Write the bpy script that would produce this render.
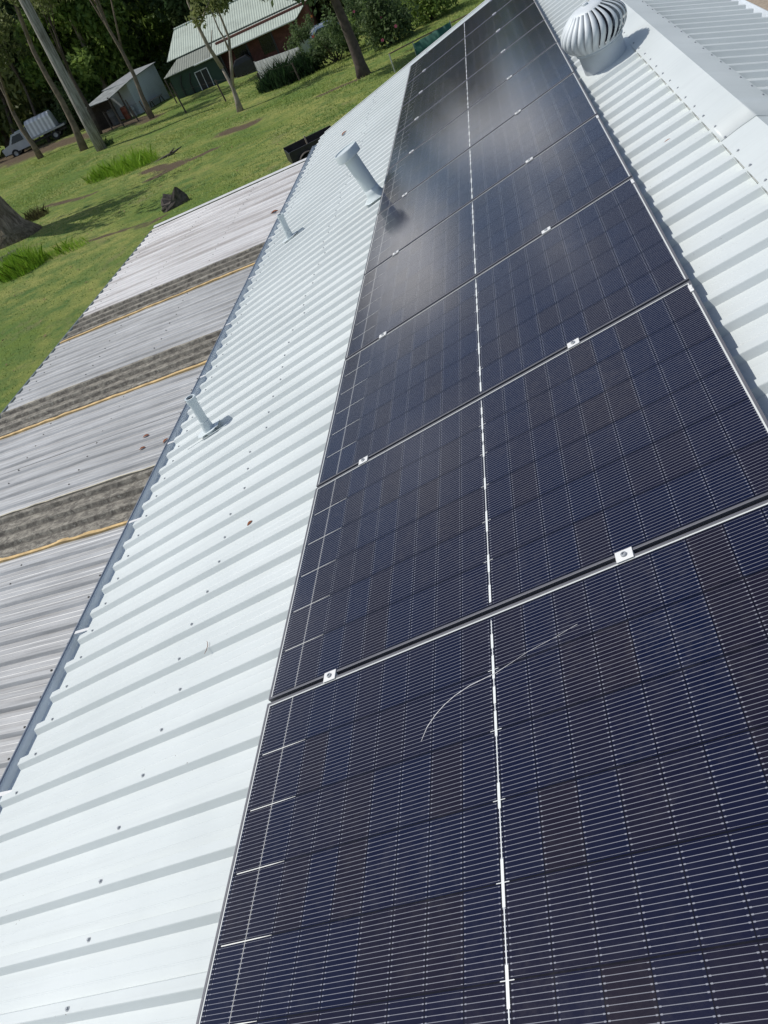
import bpy, math, random
import numpy as np
from mathutils import Vector, Matrix
R = math.radians
random.seed(7)
rng = np.random.default_rng(7)
for o in list(bpy.data.objects):
    bpy.data.objects.remove(o)
S = bpy.context.scene
COL = S.collection

# ------------------------------------------------------------------ camera
PITCH = R(16)                       # pitch of the white roof
F_PX = 752.5
CAM = np.array([1.2134, -0.3118, 1.8396])
RR = np.array([[0.80163246, 0.07291377, -0.59335401],
               [-0.41088338, -0.65374543, -0.63544612],
               [-0.43423524, 0.75319353, -0.4941045]])      # roof axes -> camera axes
cp, sp = math.cos(PITCH), math.sin(PITCH)
MR = np.array([[cp, 0, sp], [0, 1, 0], [-sp, 0, cp]])        # rows: u, v, n in world
RW = RR @ MR
cam_d = bpy.data.cameras.new('camera')
cam = bpy.data.objects.new('camera', cam_d)
COL.objects.link(cam)
cm = Matrix.Identity(4)
for i in range(3):
    cm[i][0] = RW[0][i]; cm[i][1] = -RW[1][i]; cm[i][2] = -RW[2][i]; cm[i][3] = CAM[i]
cam.matrix_world = cm
cam_d.sensor_fit = 'AUTO'; cam_d.sensor_width = 36
cam_d.lens = F_PX * 36 / 1024
cam_d.clip_start = 0.05; cam_d.clip_end = 3000
S.camera = cam

# ------------------------------------------------------------------ light
SUN = Vector((-0.593, 0.03, 0.870)).normalized()
sun_d = bpy.data.lights.new('sun', 'SUN')
sun = bpy.data.objects.new('sun', sun_d); COL.objects.link(sun)
sun_d.energy = 3.3; sun_d.angle = R(0.55); sun_d.color = (1.0, 0.965, 0.91)
sun.rotation_euler = SUN.to_track_quat('Z', 'Y').to_euler()
W = bpy.data.worlds.new('World'); S.world = W; W.use_nodes = True
wn = W.node_tree; wn.nodes.clear()
sky = wn.nodes.new('ShaderNodeTexSky'); sky.sky_type = 'NISHITA'; sky.sun_disc = False
sky.sun_elevation = math.asin(SUN.z); sky.sun_rotation = math.atan2(SUN.x, SUN.y)
sky.altitude = 50; sky.air_density = 1.0; sky.dust_density = 1.2
tc = wn.nodes.new('ShaderNodeTexCoord')
mp = wn.nodes.new('ShaderNodeMapping'); mp.inputs['Scale'].default_value = (1, 1, 2.4)
mp.inputs['Location'].default_value = (0.35, 0.1, 0.0)
cn = wn.nodes.new('ShaderNodeTexNoise'); cn.inputs['Scale'].default_value = 3.2; cn.inputs['Detail'].default_value = 7
cr = wn.nodes.new('ShaderNodeValToRGB')
cr.color_ramp.elements[0].position = 0.54; cr.color_ramp.elements[1].position = 0.72
cmix = wn.nodes.new('ShaderNodeMix'); cmix.data_type = 'RGBA'
cmix.inputs['B'].default_value = (15, 15.1, 15.3, 1)
bg = wn.nodes.new('ShaderNodeBackground'); bg.inputs['Strength'].default_value = 0.10
wo = wn.nodes.new('ShaderNodeOutputWorld')
wn.links.new(tc.outputs['Generated'], mp.inputs['Vector']); wn.links.new(mp.outputs['Vector'], cn.inputs['Vector'])
wn.links.new(cn.outputs['Fac'], cr.inputs['Fac']); sxw = wn.nodes.new('ShaderNodeSeparateXYZ'); wn.links.new(tc.outputs['Generated'], sxw.inputs[0])
low = wn.nodes.new('ShaderNodeMapRange'); wn.links.new(sxw.outputs['Z'], low.inputs['Value'])
for k_, v_ in (('From Min', .55), ('From Max', .28), ('To Min', .12), ('To Max', 1)): low.inputs[k_].default_value = v_
cmul = wn.nodes.new('ShaderNodeMath'); cmul.operation = 'MULTIPLY'
wn.links.new(cr.outputs['Color'], cmul.inputs[0]); wn.links.new(low.outputs['Result'], cmul.inputs[1])
dp = wn.nodes.new('ShaderNodeVectorMath'); dp.operation = 'DOT_PRODUCT'; dp.inputs[1].default_value = (-.235, .940, .245)
nrm = wn.nodes.new('ShaderNodeVectorMath'); nrm.operation = 'NORMALIZE'
wn.links.new(tc.outputs['Generated'], nrm.inputs[0]); wn.links.new(nrm.outputs['Vector'], dp.inputs[0])
bank = wn.nodes.new('ShaderNodeMapRange'); bank.interpolation_type = 'SMOOTHSTEP'; wn.links.new(dp.outputs['Value'], bank.inputs['Value'])
for k_, v_ in (('From Min', .984), ('From Max', .9985)): bank.inputs[k_].default_value = v_
cadd = wn.nodes.new('ShaderNodeMath'); cadd.operation = 'MULTIPLY_ADD'; cadd.use_clamp = True
bn = wn.nodes.new('ShaderNodeTexNoise'); bn.inputs['Scale'].default_value = 9; bn.inputs['Detail'].default_value = 4
wn.links.new(tc.outputs['Generated'], bn.inputs['Vector'])
bnr = wn.nodes.new('ShaderNodeMapRange'); wn.links.new(bn.outputs['Fac'], bnr.inputs['Value'])
for k_, v_ in (('From Min', .46), ('From Max', .58)): bnr.inputs[k_].default_value = v_
wn.links.new(bank.outputs['Result'], cadd.inputs[0]); wn.links.new(bnr.outputs['Result'], cadd.inputs[1]); wn.links.new(cmul.outputs[0], cadd.inputs[2])
wn.links.new(cadd.outputs[0], cmix.inputs['Factor'])
wn.links.new(sky.outputs['Color'], cmix.inputs['A']); wn.links.new(cmix.outputs['Result'], bg.inputs['Color'])
wn.links.new(bg.outputs['Background'], wo.inputs['Surface'])
S.view_settings.view_transform = 'Standard'; S.view_settings.look = 'None'
S.view_settings.exposure = 0.0; S.view_settings.gamma = 1.0
S.cycles.use_denoising = True
S.cycles.max_bounces = 6; S.cycles.transparent_max_bounces = 8

# ------------------------------------------------------------------ helpers
def new_mat(name):
    m = bpy.data.materials.new(name); m.use_nodes = True
    nt = m.node_tree
    return m, nt, nt.nodes['Principled BSDF']

class NB:
    """small node-math helper"""
    def __init__(s, nt): s.nt = nt
    def n(s, t, **k):
        x = s.nt.nodes.new(t)
        for a, b in k.items(): setattr(x, a, b)
        return x
    def put(s, sock, v):
        if isinstance(v, bpy.types.NodeSocket): s.nt.links.new(v, sock)
        else: sock.default_value = v
    def m(s, op, a, b=0.0, c=None):
        x = s.n('ShaderNodeMath', operation=op)
        s.put(x.inputs[0], a); s.put(x.inputs[1], b)
        if c is not None: s.put(x.inputs[2], c)
        return x.outputs[0]
    def mix(s, f, a, b, blend='MIX'):
        x = s.n('ShaderNodeMix', data_type='RGBA', blend_type=blend)
        s.put(x.inputs['Factor'], f); s.put(x.inputs['A'], a); s.put(x.inputs['B'], b)
        return x.outputs['Result']
    def noise(s, vec, scale, detail=4, rough=0.5, dist=0.0):
        x = s.n('ShaderNodeTexNoise'); s.put(x.inputs['Vector'], vec)
        x.inputs['Scale'].default_value = scale; x.inputs['Detail'].default_value = detail
        x.inputs['Roughness'].default_value = rough; x.inputs['Distortion'].default_value = dist
        return x.outputs['Fac']
    def ramp(s, f, lo, hi, a=0.0, b=1.0):
        x = s.n('ShaderNodeMapRange'); s.put(x.inputs['Value'], f)
        x.inputs['From Min'].default_value = lo; x.inputs['From Max'].default_value = hi
        x.inputs['To Min'].default_value = a; x.inputs['To Max'].default_value = b
        return x.outputs['Result']
    def scale(s, vec, sc):
        x = s.n('ShaderNodeMapping'); s.put(x.inputs['Vector'], vec); x.inputs['Scale'].default_value = sc
        return x.outputs['Vector']
    def bump(s, h, strength, dist, bsdf):
        x = s.n('ShaderNodeBump'); x.inputs['Strength'].default_value = strength; x.inputs['Distance'].default_value = dist
        s.put(x.inputs['Height'], h); s.nt.links.new(x.outputs['Normal'], bsdf.inputs['Normal'])

def c4(c): return (c[0], c[1], c[2], 1.0)
_cache = {}
def flat(name, col, rough=0.6, metal=0.0, var=0.15, scale=6.0, bump=0.0, spec=0.5):
    """plain material with real mottling"""
    if name in _cache: return _cache[name]
    m, nt, b = new_mat(name); k = NB(nt)
    g = k.n('ShaderNodeTexCoord').outputs['Object']
    f = k.noise(g, scale, 6, 0.6)
    a = tuple(max(0, c * (1 - var)) for c in col); d = tuple(min(1, c * (1 + var)) for c in col)
    nt.links.new(k.mix(k.ramp(f, .3, .7), c4(a), c4(d)), b.inputs['Base Color'])
    b.inputs['Roughness'].default_value = rough; b.inputs['Metallic'].default_value = metal
    b.inputs['Specular IOR Level'].default_value = spec
    if bump: k.bump(f, 0.6, bump, b)
    _cache[name] = m
    return m

class MB:
    def __init__(s): s.v = []; s.f = []
    def add(s, vs, fs):
        o = len(s.v); s.v += [tuple(map(float, p)) for p in vs]; s.f += [tuple(i + o for i in q) for q in fs]
        return s
    def box(s, lo, hi, bev=0.0):
        x0, y0, z0 = lo; x1, y1, z1 = hi
        return s.add([(x0,y0,z0),(x1,y0,z0),(x1,y1,z0),(x0,y1,z0),(x0,y0,z1),(x1,y0,z1),(x1,y1,z1),(x0,y1,z1)],
                     [(0,3,2,1),(4,5,6,7),(0,1,5,4),(1,2,6,5),(2,3,7,6),(3,0,4,7)])
    def hexa(s, p):
        return s.add(p, [(0,3,2,1),(4,5,6,7),(0,1,5,4),(1,2,6,5),(2,3,7,6),(3,0,4,7)])
    def beam(s, a, b, w, h, up=(0,0,1)):
        a = Vector(a); b = Vector(b); d = (b - a).normalized(); sx = d.cross(Vector(up))
        if sx.length < 1e-4: sx = d.cross(Vector((1,0,0)))
        sx.normalize(); u = sx.cross(d)
        sx *= w/2; u *= h/2
        return s.hexa([a-sx-u, a+sx-u, b+sx-u, b-sx-u, a-sx+u, a+sx+u, b+sx+u, b-sx+u])
    def tube(s, pts, rad, n=10, cap=True):
        pts = [Vector(p) for p in pts]
        if not hasattr(rad, '__len__'): rad = [rad]*len(pts)
        o = len(s.v); prev = None
        for i, p in enumerate(pts):
            d = (pts[min(i+1, len(pts)-1)] - pts[max(i-1, 0)]).normalized()
            if prev is None:
                x = d.orthogonal().normalized()
            else:
                x = (prev - d*prev.dot(d)).normalized()
            prev = x; y = d.cross(x)
            for k in range(n):
                a = 2*math.pi*k/n
                s.v.append(tuple(p + (x*math.cos(a) + y*math.sin(a))*rad[i]))
        for i in range(len(pts)-1):
            for k in range(n):
                s.f.append((o+i*n+k, o+i*n+(k+1)%n, o+(i+1)*n+(k+1)%n, o+(i+1)*n+k))
        if cap:
            s.f.append(tuple(o+k for k in reversed(range(n)))); s.f.append(tuple(o+(len(pts)-1)*n+k for k in range(n)))
        return s
    def lathe(s, prof, n=32, cap=False):
        """prof: list of (r, z) about local z"""
        o = len(s.v)
        for r, z in prof:
            for k in range(n):
                a = 2*math.pi*k/n; s.v.append((r*math.cos(a), r*math.sin(a), z))
        for i in range(len(prof)-1):
            for k in range(n):
                s.f.append((o+i*n+k, o+i*n+(k+1)%n, o+(i+1)*n+(k+1)%n, o+(i+1)*n+k))
        if cap:
            s.f.append(tuple(o+k for k in reversed(range(n)))); s.f.append(tuple(o+(len(prof)-1)*n+k for k in range(n)))
        return s
    def strip(s, prof, path):
        """prof(list of (a,b)) extruded: path(a,b,t)->xyz for t list"""
        o = len(s.v); n = len(prof)
        for t in path[1]:
            for a, b in prof: s.v.append(tuple(path[0](a, b, t)))
        for i in range(len(path[1])-1):
            for k in range(n-1):
                s.f.append((o+i*n+k, o+i*n+k+1, o+(i+1)*n+k+1, o+(i+1)*n+k))
        return s
    def mesh(s, name, smooth=False):
        me = bpy.data.meshes.new(name); me.from_pydata(s.v, [], s.f)
        me.validate(); me.update()
        if smooth: me.polygons.foreach_set('use_smooth', [True]*len(me.polygons))
        return me
    def build(s, name, mat, parent=None, smooth=False, bevel=0.0, autosm=False):
        me = s.mesh(name, smooth)
        o = bpy.data.objects.new(name, me); COL.objects.link(o)
        if mat is not None: me.materials.append(mat)
        if parent is not None: o.parent = parent
        if bevel:
            b = o.modifiers.new('bevel', 'BEVEL'); b.width = bevel; b.segments = 2; b.limit_method = 'ANGLE'
        if autosm and smooth:
            me.set_sharp_from_angle(angle=R(35))
        return o

def tag(o, label=None, cat=None, group=None, kind=None):
    if label: o['label'] = label
    if cat: o['category'] = cat
    if group: o['group'] = group
    if kind: o['kind'] = kind
    return o
def empty(name, loc=(0,0,0), rot=(0,0,0)):
    o = bpy.data.objects.new(name, None); COL.objects.link(o)
    o.location = loc; o.rotation_euler = rot; o.empty_display_size = .2
    return o
def copy_tree(o, parent=None):
    c = o.copy(); COL.objects.link(c); c.parent = parent
    for ch in list(o.children): copy_tree(ch, c)
    return c
ROOF_ROT = (0, -PITCH, 0)
def rw(u, v, n):                                   # roof -> world
    return Vector((u*cp - n*sp, v, u*sp + n*cp))

def gz(x, y):
    a = np.logaddexp(0, (y-12)/3)*3*.03; b = np.logaddexp(0, (-x-12)/3)*3*.04
    a = np.minimum(a, 3.2 + 0*a); b = np.minimum(b, 2.6 + 0*b)
    return -3.2 - a + b
def G(px, py):
    """where a line of sight from the photographer meets the lawn"""
    d = RW.T @ np.array([(px-384)/F_PX, (py-512)/F_PX, 1.0]); d /= np.linalg.norm(d)
    lo, hi = 3, 400
    for _ in range(50):
        m = (lo+hi)/2; p = CAM + d*m
        if p[2] > gz(p[0], p[1]): lo = m
        else: hi = m
    return Vector(CAM + d*lo)

# ------------------------------------------------------------------ materials
def mat_roof_paint():
    m, nt, b = new_mat('white_roof_paint'); k = NB(nt)
    g = k.n('ShaderNodeTexCoord').outputs['Object']
    big = k.noise(g, 0.9, 5, .6)
    st = k.noise(k.scale(g, (0.35, 9, 1)), 3.0, 5, .6)
    col = k.mix(k.ramp(big, .35, .65), (.570, .610, .600, 1), (.630, .670, .660, 1))
    col = k.mix(k.ramp(st, .5, .75, 0, .35), col, (.50, .53, .52, 1))
    sp_ = k.noise(g, 110, 2, .5); msk = k.noise(g, 2.2, 3, .6)
    sp2 = k.m('MULTIPLY', k.ramp(sp_, .735, .76), k.ramp(msk, .52, .62))
    col = k.mix(sp2, col, (.16, .13, .11, 1))
    nt.links.new(col, b.inputs['Base Color'])
    nt.links.new(k.ramp(big, .3, .7, .36, .5), b.inputs['Roughness'])
    k.bump(k.noise(g, 4.5, 3, .5), .25, .012, b)
    return m
def mat_old_tin():
    m, nt, b = new_mat('weathered_galvanised_tin'); k = NB(nt)
    g = k.n('ShaderNodeTexCoord').outputs['Object']
    sx = k.n('ShaderNodeSeparateXYZ'); nt.links.new(g, sx.inputs[0])
    cellw = k.m('FLOOR', k.m('DIVIDE', sx.outputs['Y'], .762))
    wn_ = k.n('ShaderNodeTexWhiteNoise', noise_dimensions='1D'); nt.links.new(cellw, wn_.inputs['W'])
    big = k.noise(g, .7, 5, .6); fine = k.noise(k.scale(g, (.5, 14, 1)), 2.5, 6, .65)
    col = k.mix(k.ramp(big, .35, .65), (.42, .425, .42, 1), (.56, .565, .56, 1))
    col = k.mix(k.ramp(fine, .42, .66, 0, .8), col, (.22, .22, .215, 1))
    col = k.mix(k.ramp(wn_.outputs['Value'], 0, 1, 0, .30), col, (.30, .30, .295, 1))
    # whiter, brown-streaked sheets towards the far end
    far = k.ramp(sx.outputs['Y'], 8.4, 8.9)
    brown = k.noise(k.scale(g, (.3, 10, 1)), 1.6, 5, .6)
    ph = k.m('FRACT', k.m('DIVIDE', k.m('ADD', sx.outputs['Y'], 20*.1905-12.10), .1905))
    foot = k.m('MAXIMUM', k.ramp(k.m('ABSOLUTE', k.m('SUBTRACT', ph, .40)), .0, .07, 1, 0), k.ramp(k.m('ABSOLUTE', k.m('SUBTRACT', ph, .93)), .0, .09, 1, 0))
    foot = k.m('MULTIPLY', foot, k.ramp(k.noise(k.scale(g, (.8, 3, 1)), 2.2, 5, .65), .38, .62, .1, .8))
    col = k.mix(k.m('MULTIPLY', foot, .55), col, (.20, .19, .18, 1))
    fc = k.mix(k.ramp(brown, .45, .62), (.68, .67, .66, 1), (.38, .35, .33, 1))
    col = k.mix(k.m('MULTIPLY', far, .75), col, fc)
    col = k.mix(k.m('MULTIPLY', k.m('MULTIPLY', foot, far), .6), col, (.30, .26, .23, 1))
    nt.links.new(col, b.inputs['Base Color'])
    b.inputs['Metallic'].default_value = .25; b.inputs['Roughness'].default_value = .5
    k.bump(k.noise(g, 7, 4, .6), .3, .01, b)
    return m
def mat_lichen():
    m, nt, b = new_mat('dirty_fibreglass'); k = NB(nt)
    g = k.n('ShaderNodeTexCoord').outputs['Object']
    a = k.noise(k.scale(g, (1, 1.5, 1)), 11, 8, .75, .4); l = k.noise(g, 5, 4, .6)
    col = k.mix(k.ramp(a, .42, .60), (.10, .09, .075, 1), (.33, .305, .25, 1))
    col = k.mix(k.ramp(k.noise(k.scale(g, (1, 1.8, 1)), 34, 5, .7), .56, .64, 0, .75), col, (.40, .39, .33, 1))
    col = k.mix(k.ramp(l, .4, .7, 0, .5), col, (.12, .11, .09, 1))
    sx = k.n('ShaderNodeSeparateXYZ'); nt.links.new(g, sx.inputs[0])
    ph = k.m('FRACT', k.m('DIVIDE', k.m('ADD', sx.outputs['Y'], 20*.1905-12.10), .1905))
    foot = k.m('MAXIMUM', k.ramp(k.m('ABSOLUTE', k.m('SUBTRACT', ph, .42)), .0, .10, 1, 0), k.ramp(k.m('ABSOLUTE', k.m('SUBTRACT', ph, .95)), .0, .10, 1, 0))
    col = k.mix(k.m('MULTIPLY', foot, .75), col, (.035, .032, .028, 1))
    nt.links.new(col, b.inputs['Base Color']); b.inputs['Roughness'].default_value = .85
    k.bump(a, .8, .01, b)
    return m
def mat_cells():
    m, nt, b = new_mat('solar_cells_under_glass'); k = NB(nt); M = k.m
    g = k.n('ShaderNodeTexCoord').outputs['Object']
    sx = k.n('ShaderNodeSeparateXYZ'); nt.links.new(g, sx.inputs[0]); u = M('SUBTRACT', sx.outputs['X'], .012); v = sx.outputs['Y']
    cu, cv = .0938, .1850
    u0, um, v0 = .0165, .861, .012
    # columns measured outwards from the centre ribbon
    du = M('SUBTRACT', M('ABSOLUTE', M('SUBTRACT', u, um)), .006)
    cuq = M('DIVIDE', du, cu); cvq = M('DIVIDE', M('SUBTRACT', v, v0), cv)
    iu = M('FLOOR', cuq); iv = M('FLOOR', cvq)
    fu = M('MULTIPLY', M('ABSOLUTE', M('SUBTRACT', M('FRACT', M('ADD', cuq, .5)), .5)), cu)   # distance to a column gap
    fv = M('MULTIPLY', M('ABSOLUTE', M('SUBTRACT', M('FRACT', M('ADD', cvq, .5)), .5)), cv)   # distance to a row gap
    wire = M('MULTIPLY', M('ABSOLUTE', M('SUBTRACT', M('FRACT', M('MULTIPLY', cvq, 16)), .5)), cv/16)
    # per-cell tone
    oi = k.n('ShaderNodeObjectInfo')
    cx = k.n('ShaderNodeCombineXYZ'); sgn = M('SIGN', M('SUBTRACT', u, um))
    nt.links.new(M('MULTIPLY', M('ADD', iu, 1.0), sgn), cx.inputs[0]); nt.links.new(iv, cx.inputs[1]); nt.links.new(M('MULTIPLY', oi.outputs['Random'], 37.0), cx.inputs[2])
    wn_ = k.n('ShaderNodeTexWhiteNoise', noise_dimensions='3D'); nt.links.new(cx.outputs[0], wn_.inputs['Vector'])
    tone = wn_.outputs['Value']
    col = k.mix(k.ramp(tone, .35, .95), (.0022, .0046, .0235, 1), (.0085, .0064, .0150, 1))
    cloud_refl = k.noise(g, 2.0, 3, .5)
    col = k.mix(k.ramp(cloud_refl, .4, .65, 0, .5), col, (.0065, .0052, .0170, 1))  # broad warm patches painted into the cells as reflections of the sky
    # wires + solder pads either side of each column gap
    w = k.ramp(wire, .00042, .00075, 1, 0)
    pad = M('MULTIPLY', k.ramp(wire, .0010, .0017, 1, 0), M('MULTIPLY', M('GREATER_THAN', fu, .0022), M('LESS_THAN', fu, .0062)))
    notrow = M('MULTIPLY', M('GREATER_THAN', fv, .0056), M('GREATER_THAN', fu, .0012))
    w2 = M('MULTIPLY', M('MAXIMUM', M('MULTIPLY', w, .52), M('MULTIPLY', pad, .60)), notrow)
    col = k.mix(w2, col, (.44, .455, .50, 1))
    # row gaps and column gaps: dark bluish backsheet
    gap = M('MAXIMUM', M('MULTIPLY', M('LESS_THAN', fv, .0020), .85), M('MULTIPLY', M('LESS_THAN', fu, .0010), .8))
    col = k.mix(gap, col, (.0015, .002, .005, 1))
    # bright interconnect along the outermost column gap at either side
    edgecol = M('MULTIPLY', M('LESS_THAN', M('ABSOLUTE', M('SUBTRACT', du, cu*8)), .0010), M('GREATER_THAN', fv, .0005))
    col = k.mix(M('MULTIPLY', M('MULTIPLY', edgecol, M('LESS_THAN', u, um)), .75), col, (.60, .60, .57, 1))
    # white border strip along the frame
    bu = M('MINIMUM', M('ADD', u, .012), M('SUBTRACT', 1.722, u)); bv = M('MINIMUM', M('ADD', v, .0035), M('SUBTRACT', 1.1385, v))
    bd = M('LESS_THAN', M('MINIMUM', bu, bv), .0132)
    col = k.mix(bd, col, (.62, .64, .62, 1))
    dst = k.m('MULTIPLY', k.ramp(k.noise(g, 26, 8, .75), .45, .75), k.ramp(k.noise(g, 1.7, 4, .6), .35, .7))
    col = k.mix(k.m('MULTIPLY', dst, .07), col, (.40, .37, .33, 1))
    nt.links.new(col, b.inputs['Base Color'])
    b.inputs['Roughness'].default_value = .45
    b.inputs['Specular IOR Level'].default_value = .0
    b.inputs['Coat Weight'].default_value = 1.0; b.inputs['Coat IOR'].default_value = 1.35
    dust = k.noise(g, 9, 6, .65)
    nt.links.new(k.ramp(dust, .3, .7, .07, .12), b.inputs['Coat Roughness'])
    # prismatic texture of the solar glass
    pr = k.n('ShaderNodeBump'); pr.inputs['Strength'].default_value = .12; pr.inputs['Distance'].default_value = .0010
    nt.links.new(k.noise(g, 330, 2, .5), pr.inputs['Height']); nt.links.new(pr.outputs['Normal'], b.inputs['Coat Normal'])
    return m
M_ROOF = mat_roof_paint(); M_TIN = mat_old_tin(); M_LICH = mat_lichen(); M_CELL = mat_cells()
M_FRAME = flat('anodised_frame', (.135, .135, .15), .5, .25, .08)
M_BUS = flat('white_ribbon', (.72, .74, .72), .35, .0, .05)
M_CLAMP = flat('silver_clamp', (.74, .74, .72), .4, .05, .06)
M_RAIL = flat('aluminium_rail', (.55, .56, .57), .35, .9, .06)
M_GUT = flat('grey_blue_gutter_paint', (.72, .77, .80), .42, 0, .08, 3)
M_LIP = flat('dark_gutter_lip', (.17, .20, .25), .4, 0, .1)
M_PVC = flat('painted_pvc', (.57, .63, .64), .45, 0, .05, 3)
M_SCREW = flat('roof_screw', (.36, .38, .40), .45, .2, .15)
M_DEK = flat('silicone_sealant', (.66, .72, .73), .35, 0, .06, 25, .004)
M_TIMB = flat('yellowed_timber', (.60, .42, .19), .75, 0, .35, 9, .003)
M_TIMB2 = flat('pale_foam_strip', (.55, .50, .38), .8, 0, .3, 12, .003)
M_WALL = flat('cream_cladding', (.55, .53, .47), .7, 0, .06, 3)
M_GALV = flat('galvanised_steel', (.52, .53, .54), .38, .7, .12, 8)
M_TURB = flat('turbine_aluminium', (.62, .66, .68), .55, .10, .05, 8)
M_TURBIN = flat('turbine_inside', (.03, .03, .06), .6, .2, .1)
M_LEAF = flat('dry_leaf_brown', (.24, .09, .045), .9, 0, .4, 40, 0, .05)
def mat_pole():
    m, nt, b = new_mat('grey_weathered_wood'); k = NB(nt)
    g = k.n('ShaderNodeTexCoord').outputs['Object']
    f = k.noise(k.scale(g, (9, 9, .5)), 1.6, 6, .7); f2 = k.noise(g, 1.3, 4, .6)
    col = k.mix(k.ramp(f, .38, .62), (.13, .12, .105, 1), (.40, .385, .36, 1))
    col = k.mix(k.ramp(f2, .5, .7, 0, .6), col, (.10, .085, .07, 1))
    nt.links.new(col, b.inputs['Base Color']); b.inputs['Roughness'].default_value = .9
    k.bump(f, .8, .02, b); return m
M_WOOD = mat_pole()
M_BLACK = flat('black_painted_steel', (.018, .018, .02), .45, .2, .4, 5)
M_RUBBER = flat('tyre_rubber', (.02, .02, .02), .85, 0, .2)

# ------------------------------------------------------------------ white roof and its house
V0 = 0.318 - 0.1905*14                     # rib phase
NP, NR = -.097, -.069                      # pan and rib-top heights under the panel plane
V_END = 12.46
def rib_profile(v_from, v_to, pitch=.1905, pan=NP, top=NR, phase=V0):
    pts = []; k = int(math.floor((v_from-phase)/pitch))
    h = top-pan
    pts.append((v_from, pan))
    while True:
        s = phase + k*pitch
        for dv, dn in ((0, 0), (.0135, h-.002), (.0155, h), (.0500, h), (.0520, h-.002), (.0655, 0), (.098, 0), (.1005, .0010), (.1035, .0010), (.106, 0), (.145, 0), (.1475, .0009), (.1505, .0009), (.153, 0)):
            v = s+dv
            if v_from+1e-4 < v < v_to-1e-4: pts.append((v, pan+dn))
        k += 1
        if s > v_to: break
    pts.append((v_to, pan))
    return pts
house = empty('white_roofed_house', rw(0, 0, 0))
tag(house, 'house under the white ribbed steel roof that carries the solar panels', 'house')
house.rotation_euler = (0, 0, 0)
prof = rib_profile(-3.2, V_END)
def eave_u(v): return -1.785 - .0055*(v-1.5)
# left slope
mb = MB()
L = len(prof)
US = [None, -1.2, -.6, 0, .6, 1.2, 1.8, 2.22]
for us in US:
    for v, n in prof:
        u = eave_u(v) if us is None else us
        mb.v.append((u, v, n))
for i in range(len(US)-1):
    for k in range(L-1): mb.f.append((i*L+k, (i+1)*L+k, (i+1)*L+k+1, i*L+k+1))
roof_l = mb.build('roof_sheeting', M_ROOF, house); roof_l.rotation_euler = ROOF_ROT
sol = roof_l.modifiers.new('t', 'SOLIDIFY'); sol.thickness = .0012; sol.offset = -1
# ridge line and right slope
RU, RN = 2.258, -.052
ridge = rw(RU, 0, RN)
RS_ROT = (0, PITCH, 0)
mb = MB()
for us in (.04, .4, .8):
    for v, n in prof: mb.v.append((us, v, n - RN - .004))
for i in range(2):
    for k in range(L-1): mb.f.append((i*L+k, (i+1)*L+k, (i+1)*L+k+1, i*L+k+1))
roof_r = mb.build('roof_sheeting', M_ROOF, house); roof_r.location = ridge; roof_r.rotation_euler = RS_ROT
roof_r['label'] = 'far slope of the white roof falling away beyond the ridge capping'
# lower edge gutter of the far slope
mb = MB(); mb.strip([(0,-.05),(0,-.12),(.11,-.12),(.11,-.04),(.12,-.04)], (lambda a,b,t: (.78+a, t, b), (-3.2, V_END)))
o = mb.build('gutter', M_GUT, house); o.location = ridge; o.rotation_euler = RS_ROT
so = o.modifiers.new('t','SOLIDIFY'); so.thickness = .0015
# ridge capping: two lengths, lapped
JO = 3.43
leg = .158
def cap_piece(va, vb, lift, name='ridge_capping'):
    mb = MB()
    c2, s2 = math.cos(2*PITCH), math.sin(2*PITCH)
    vs = list(np.arange(va, vb, .35)) + [vb]
    def row(v):
        w = .0016*math.sin(v*3.1+1)+.001*math.sin(v*7.7)
        l0 = RU - leg
        p = [(l0+.004, NR-.012+lift), (l0, NR+.002+lift), (l0+.02, NR+.004+lift+w*.4), (RU-.07, (NR+RN)/2+.004+lift+w), (RU-.006, RN-.001+lift), (RU, RN+lift)]
        q = [(.006, -.0015+lift), (.07, -.006+lift+w), (leg-.02, -.011+lift), (leg, -.013+lift), (leg+.002, -.024+lift)]
        p += [(RU + a*c2 + b*s2, RN - a*s2 + b*c2) for a, b in q]
        return [(a, v, b) for a, b in p]
    rows = [row(v) for v in vs]; n = len(rows[0])
    for r in rows: mb.v += r
    for i in range(len(rows)-1):
        for k in range(n-1): mb.f.append((i*n+k, i*n+k+1, (i+1)*n+k+1, (i+1)*n+k))
    o = mb.build(name, M_ROOF, house, smooth=True, autosm=True); o.rotation_euler = ROOF_ROT
    so = o.modifiers.new('t','SOLIDIFY'); so.thickness = .0022; so.offset = 1
    return o
cap_piece(JO-.03, V_END+.03, .0032); cap_near = cap_piece(-3.2, JO+.04, 0)
# infill tongues folded down between the ribs under the capping
def tongues(sheet, uu, rot, loc, n_pan, n_top, name='capping_infill', lean=-.009):
    mb = MB(); k0 = 0
    while V0 + k0*.1905 < V_END-.2:
        s = V0 + k0*.1905; a, b = s+.0665, s+.1895
        mb.add([(uu, a, n_pan+.001), (uu, b, n_pan+.001), (uu+lean, b+.008, n_top), (uu+lean, a-.008, n_top)], [(0,1,2,3)])
        k0 += 1
    o = mb.build(name, M_ROOF, house); o.rotation_euler = rot; o.location = loc
    so = o.modifiers.new('t','SOLIDIFY'); so.thickness = .0015
    return o
tongues(roof_l, RU-leg+.002, ROOF_ROT, (0,0,0), NP, NR+.0015)
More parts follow.
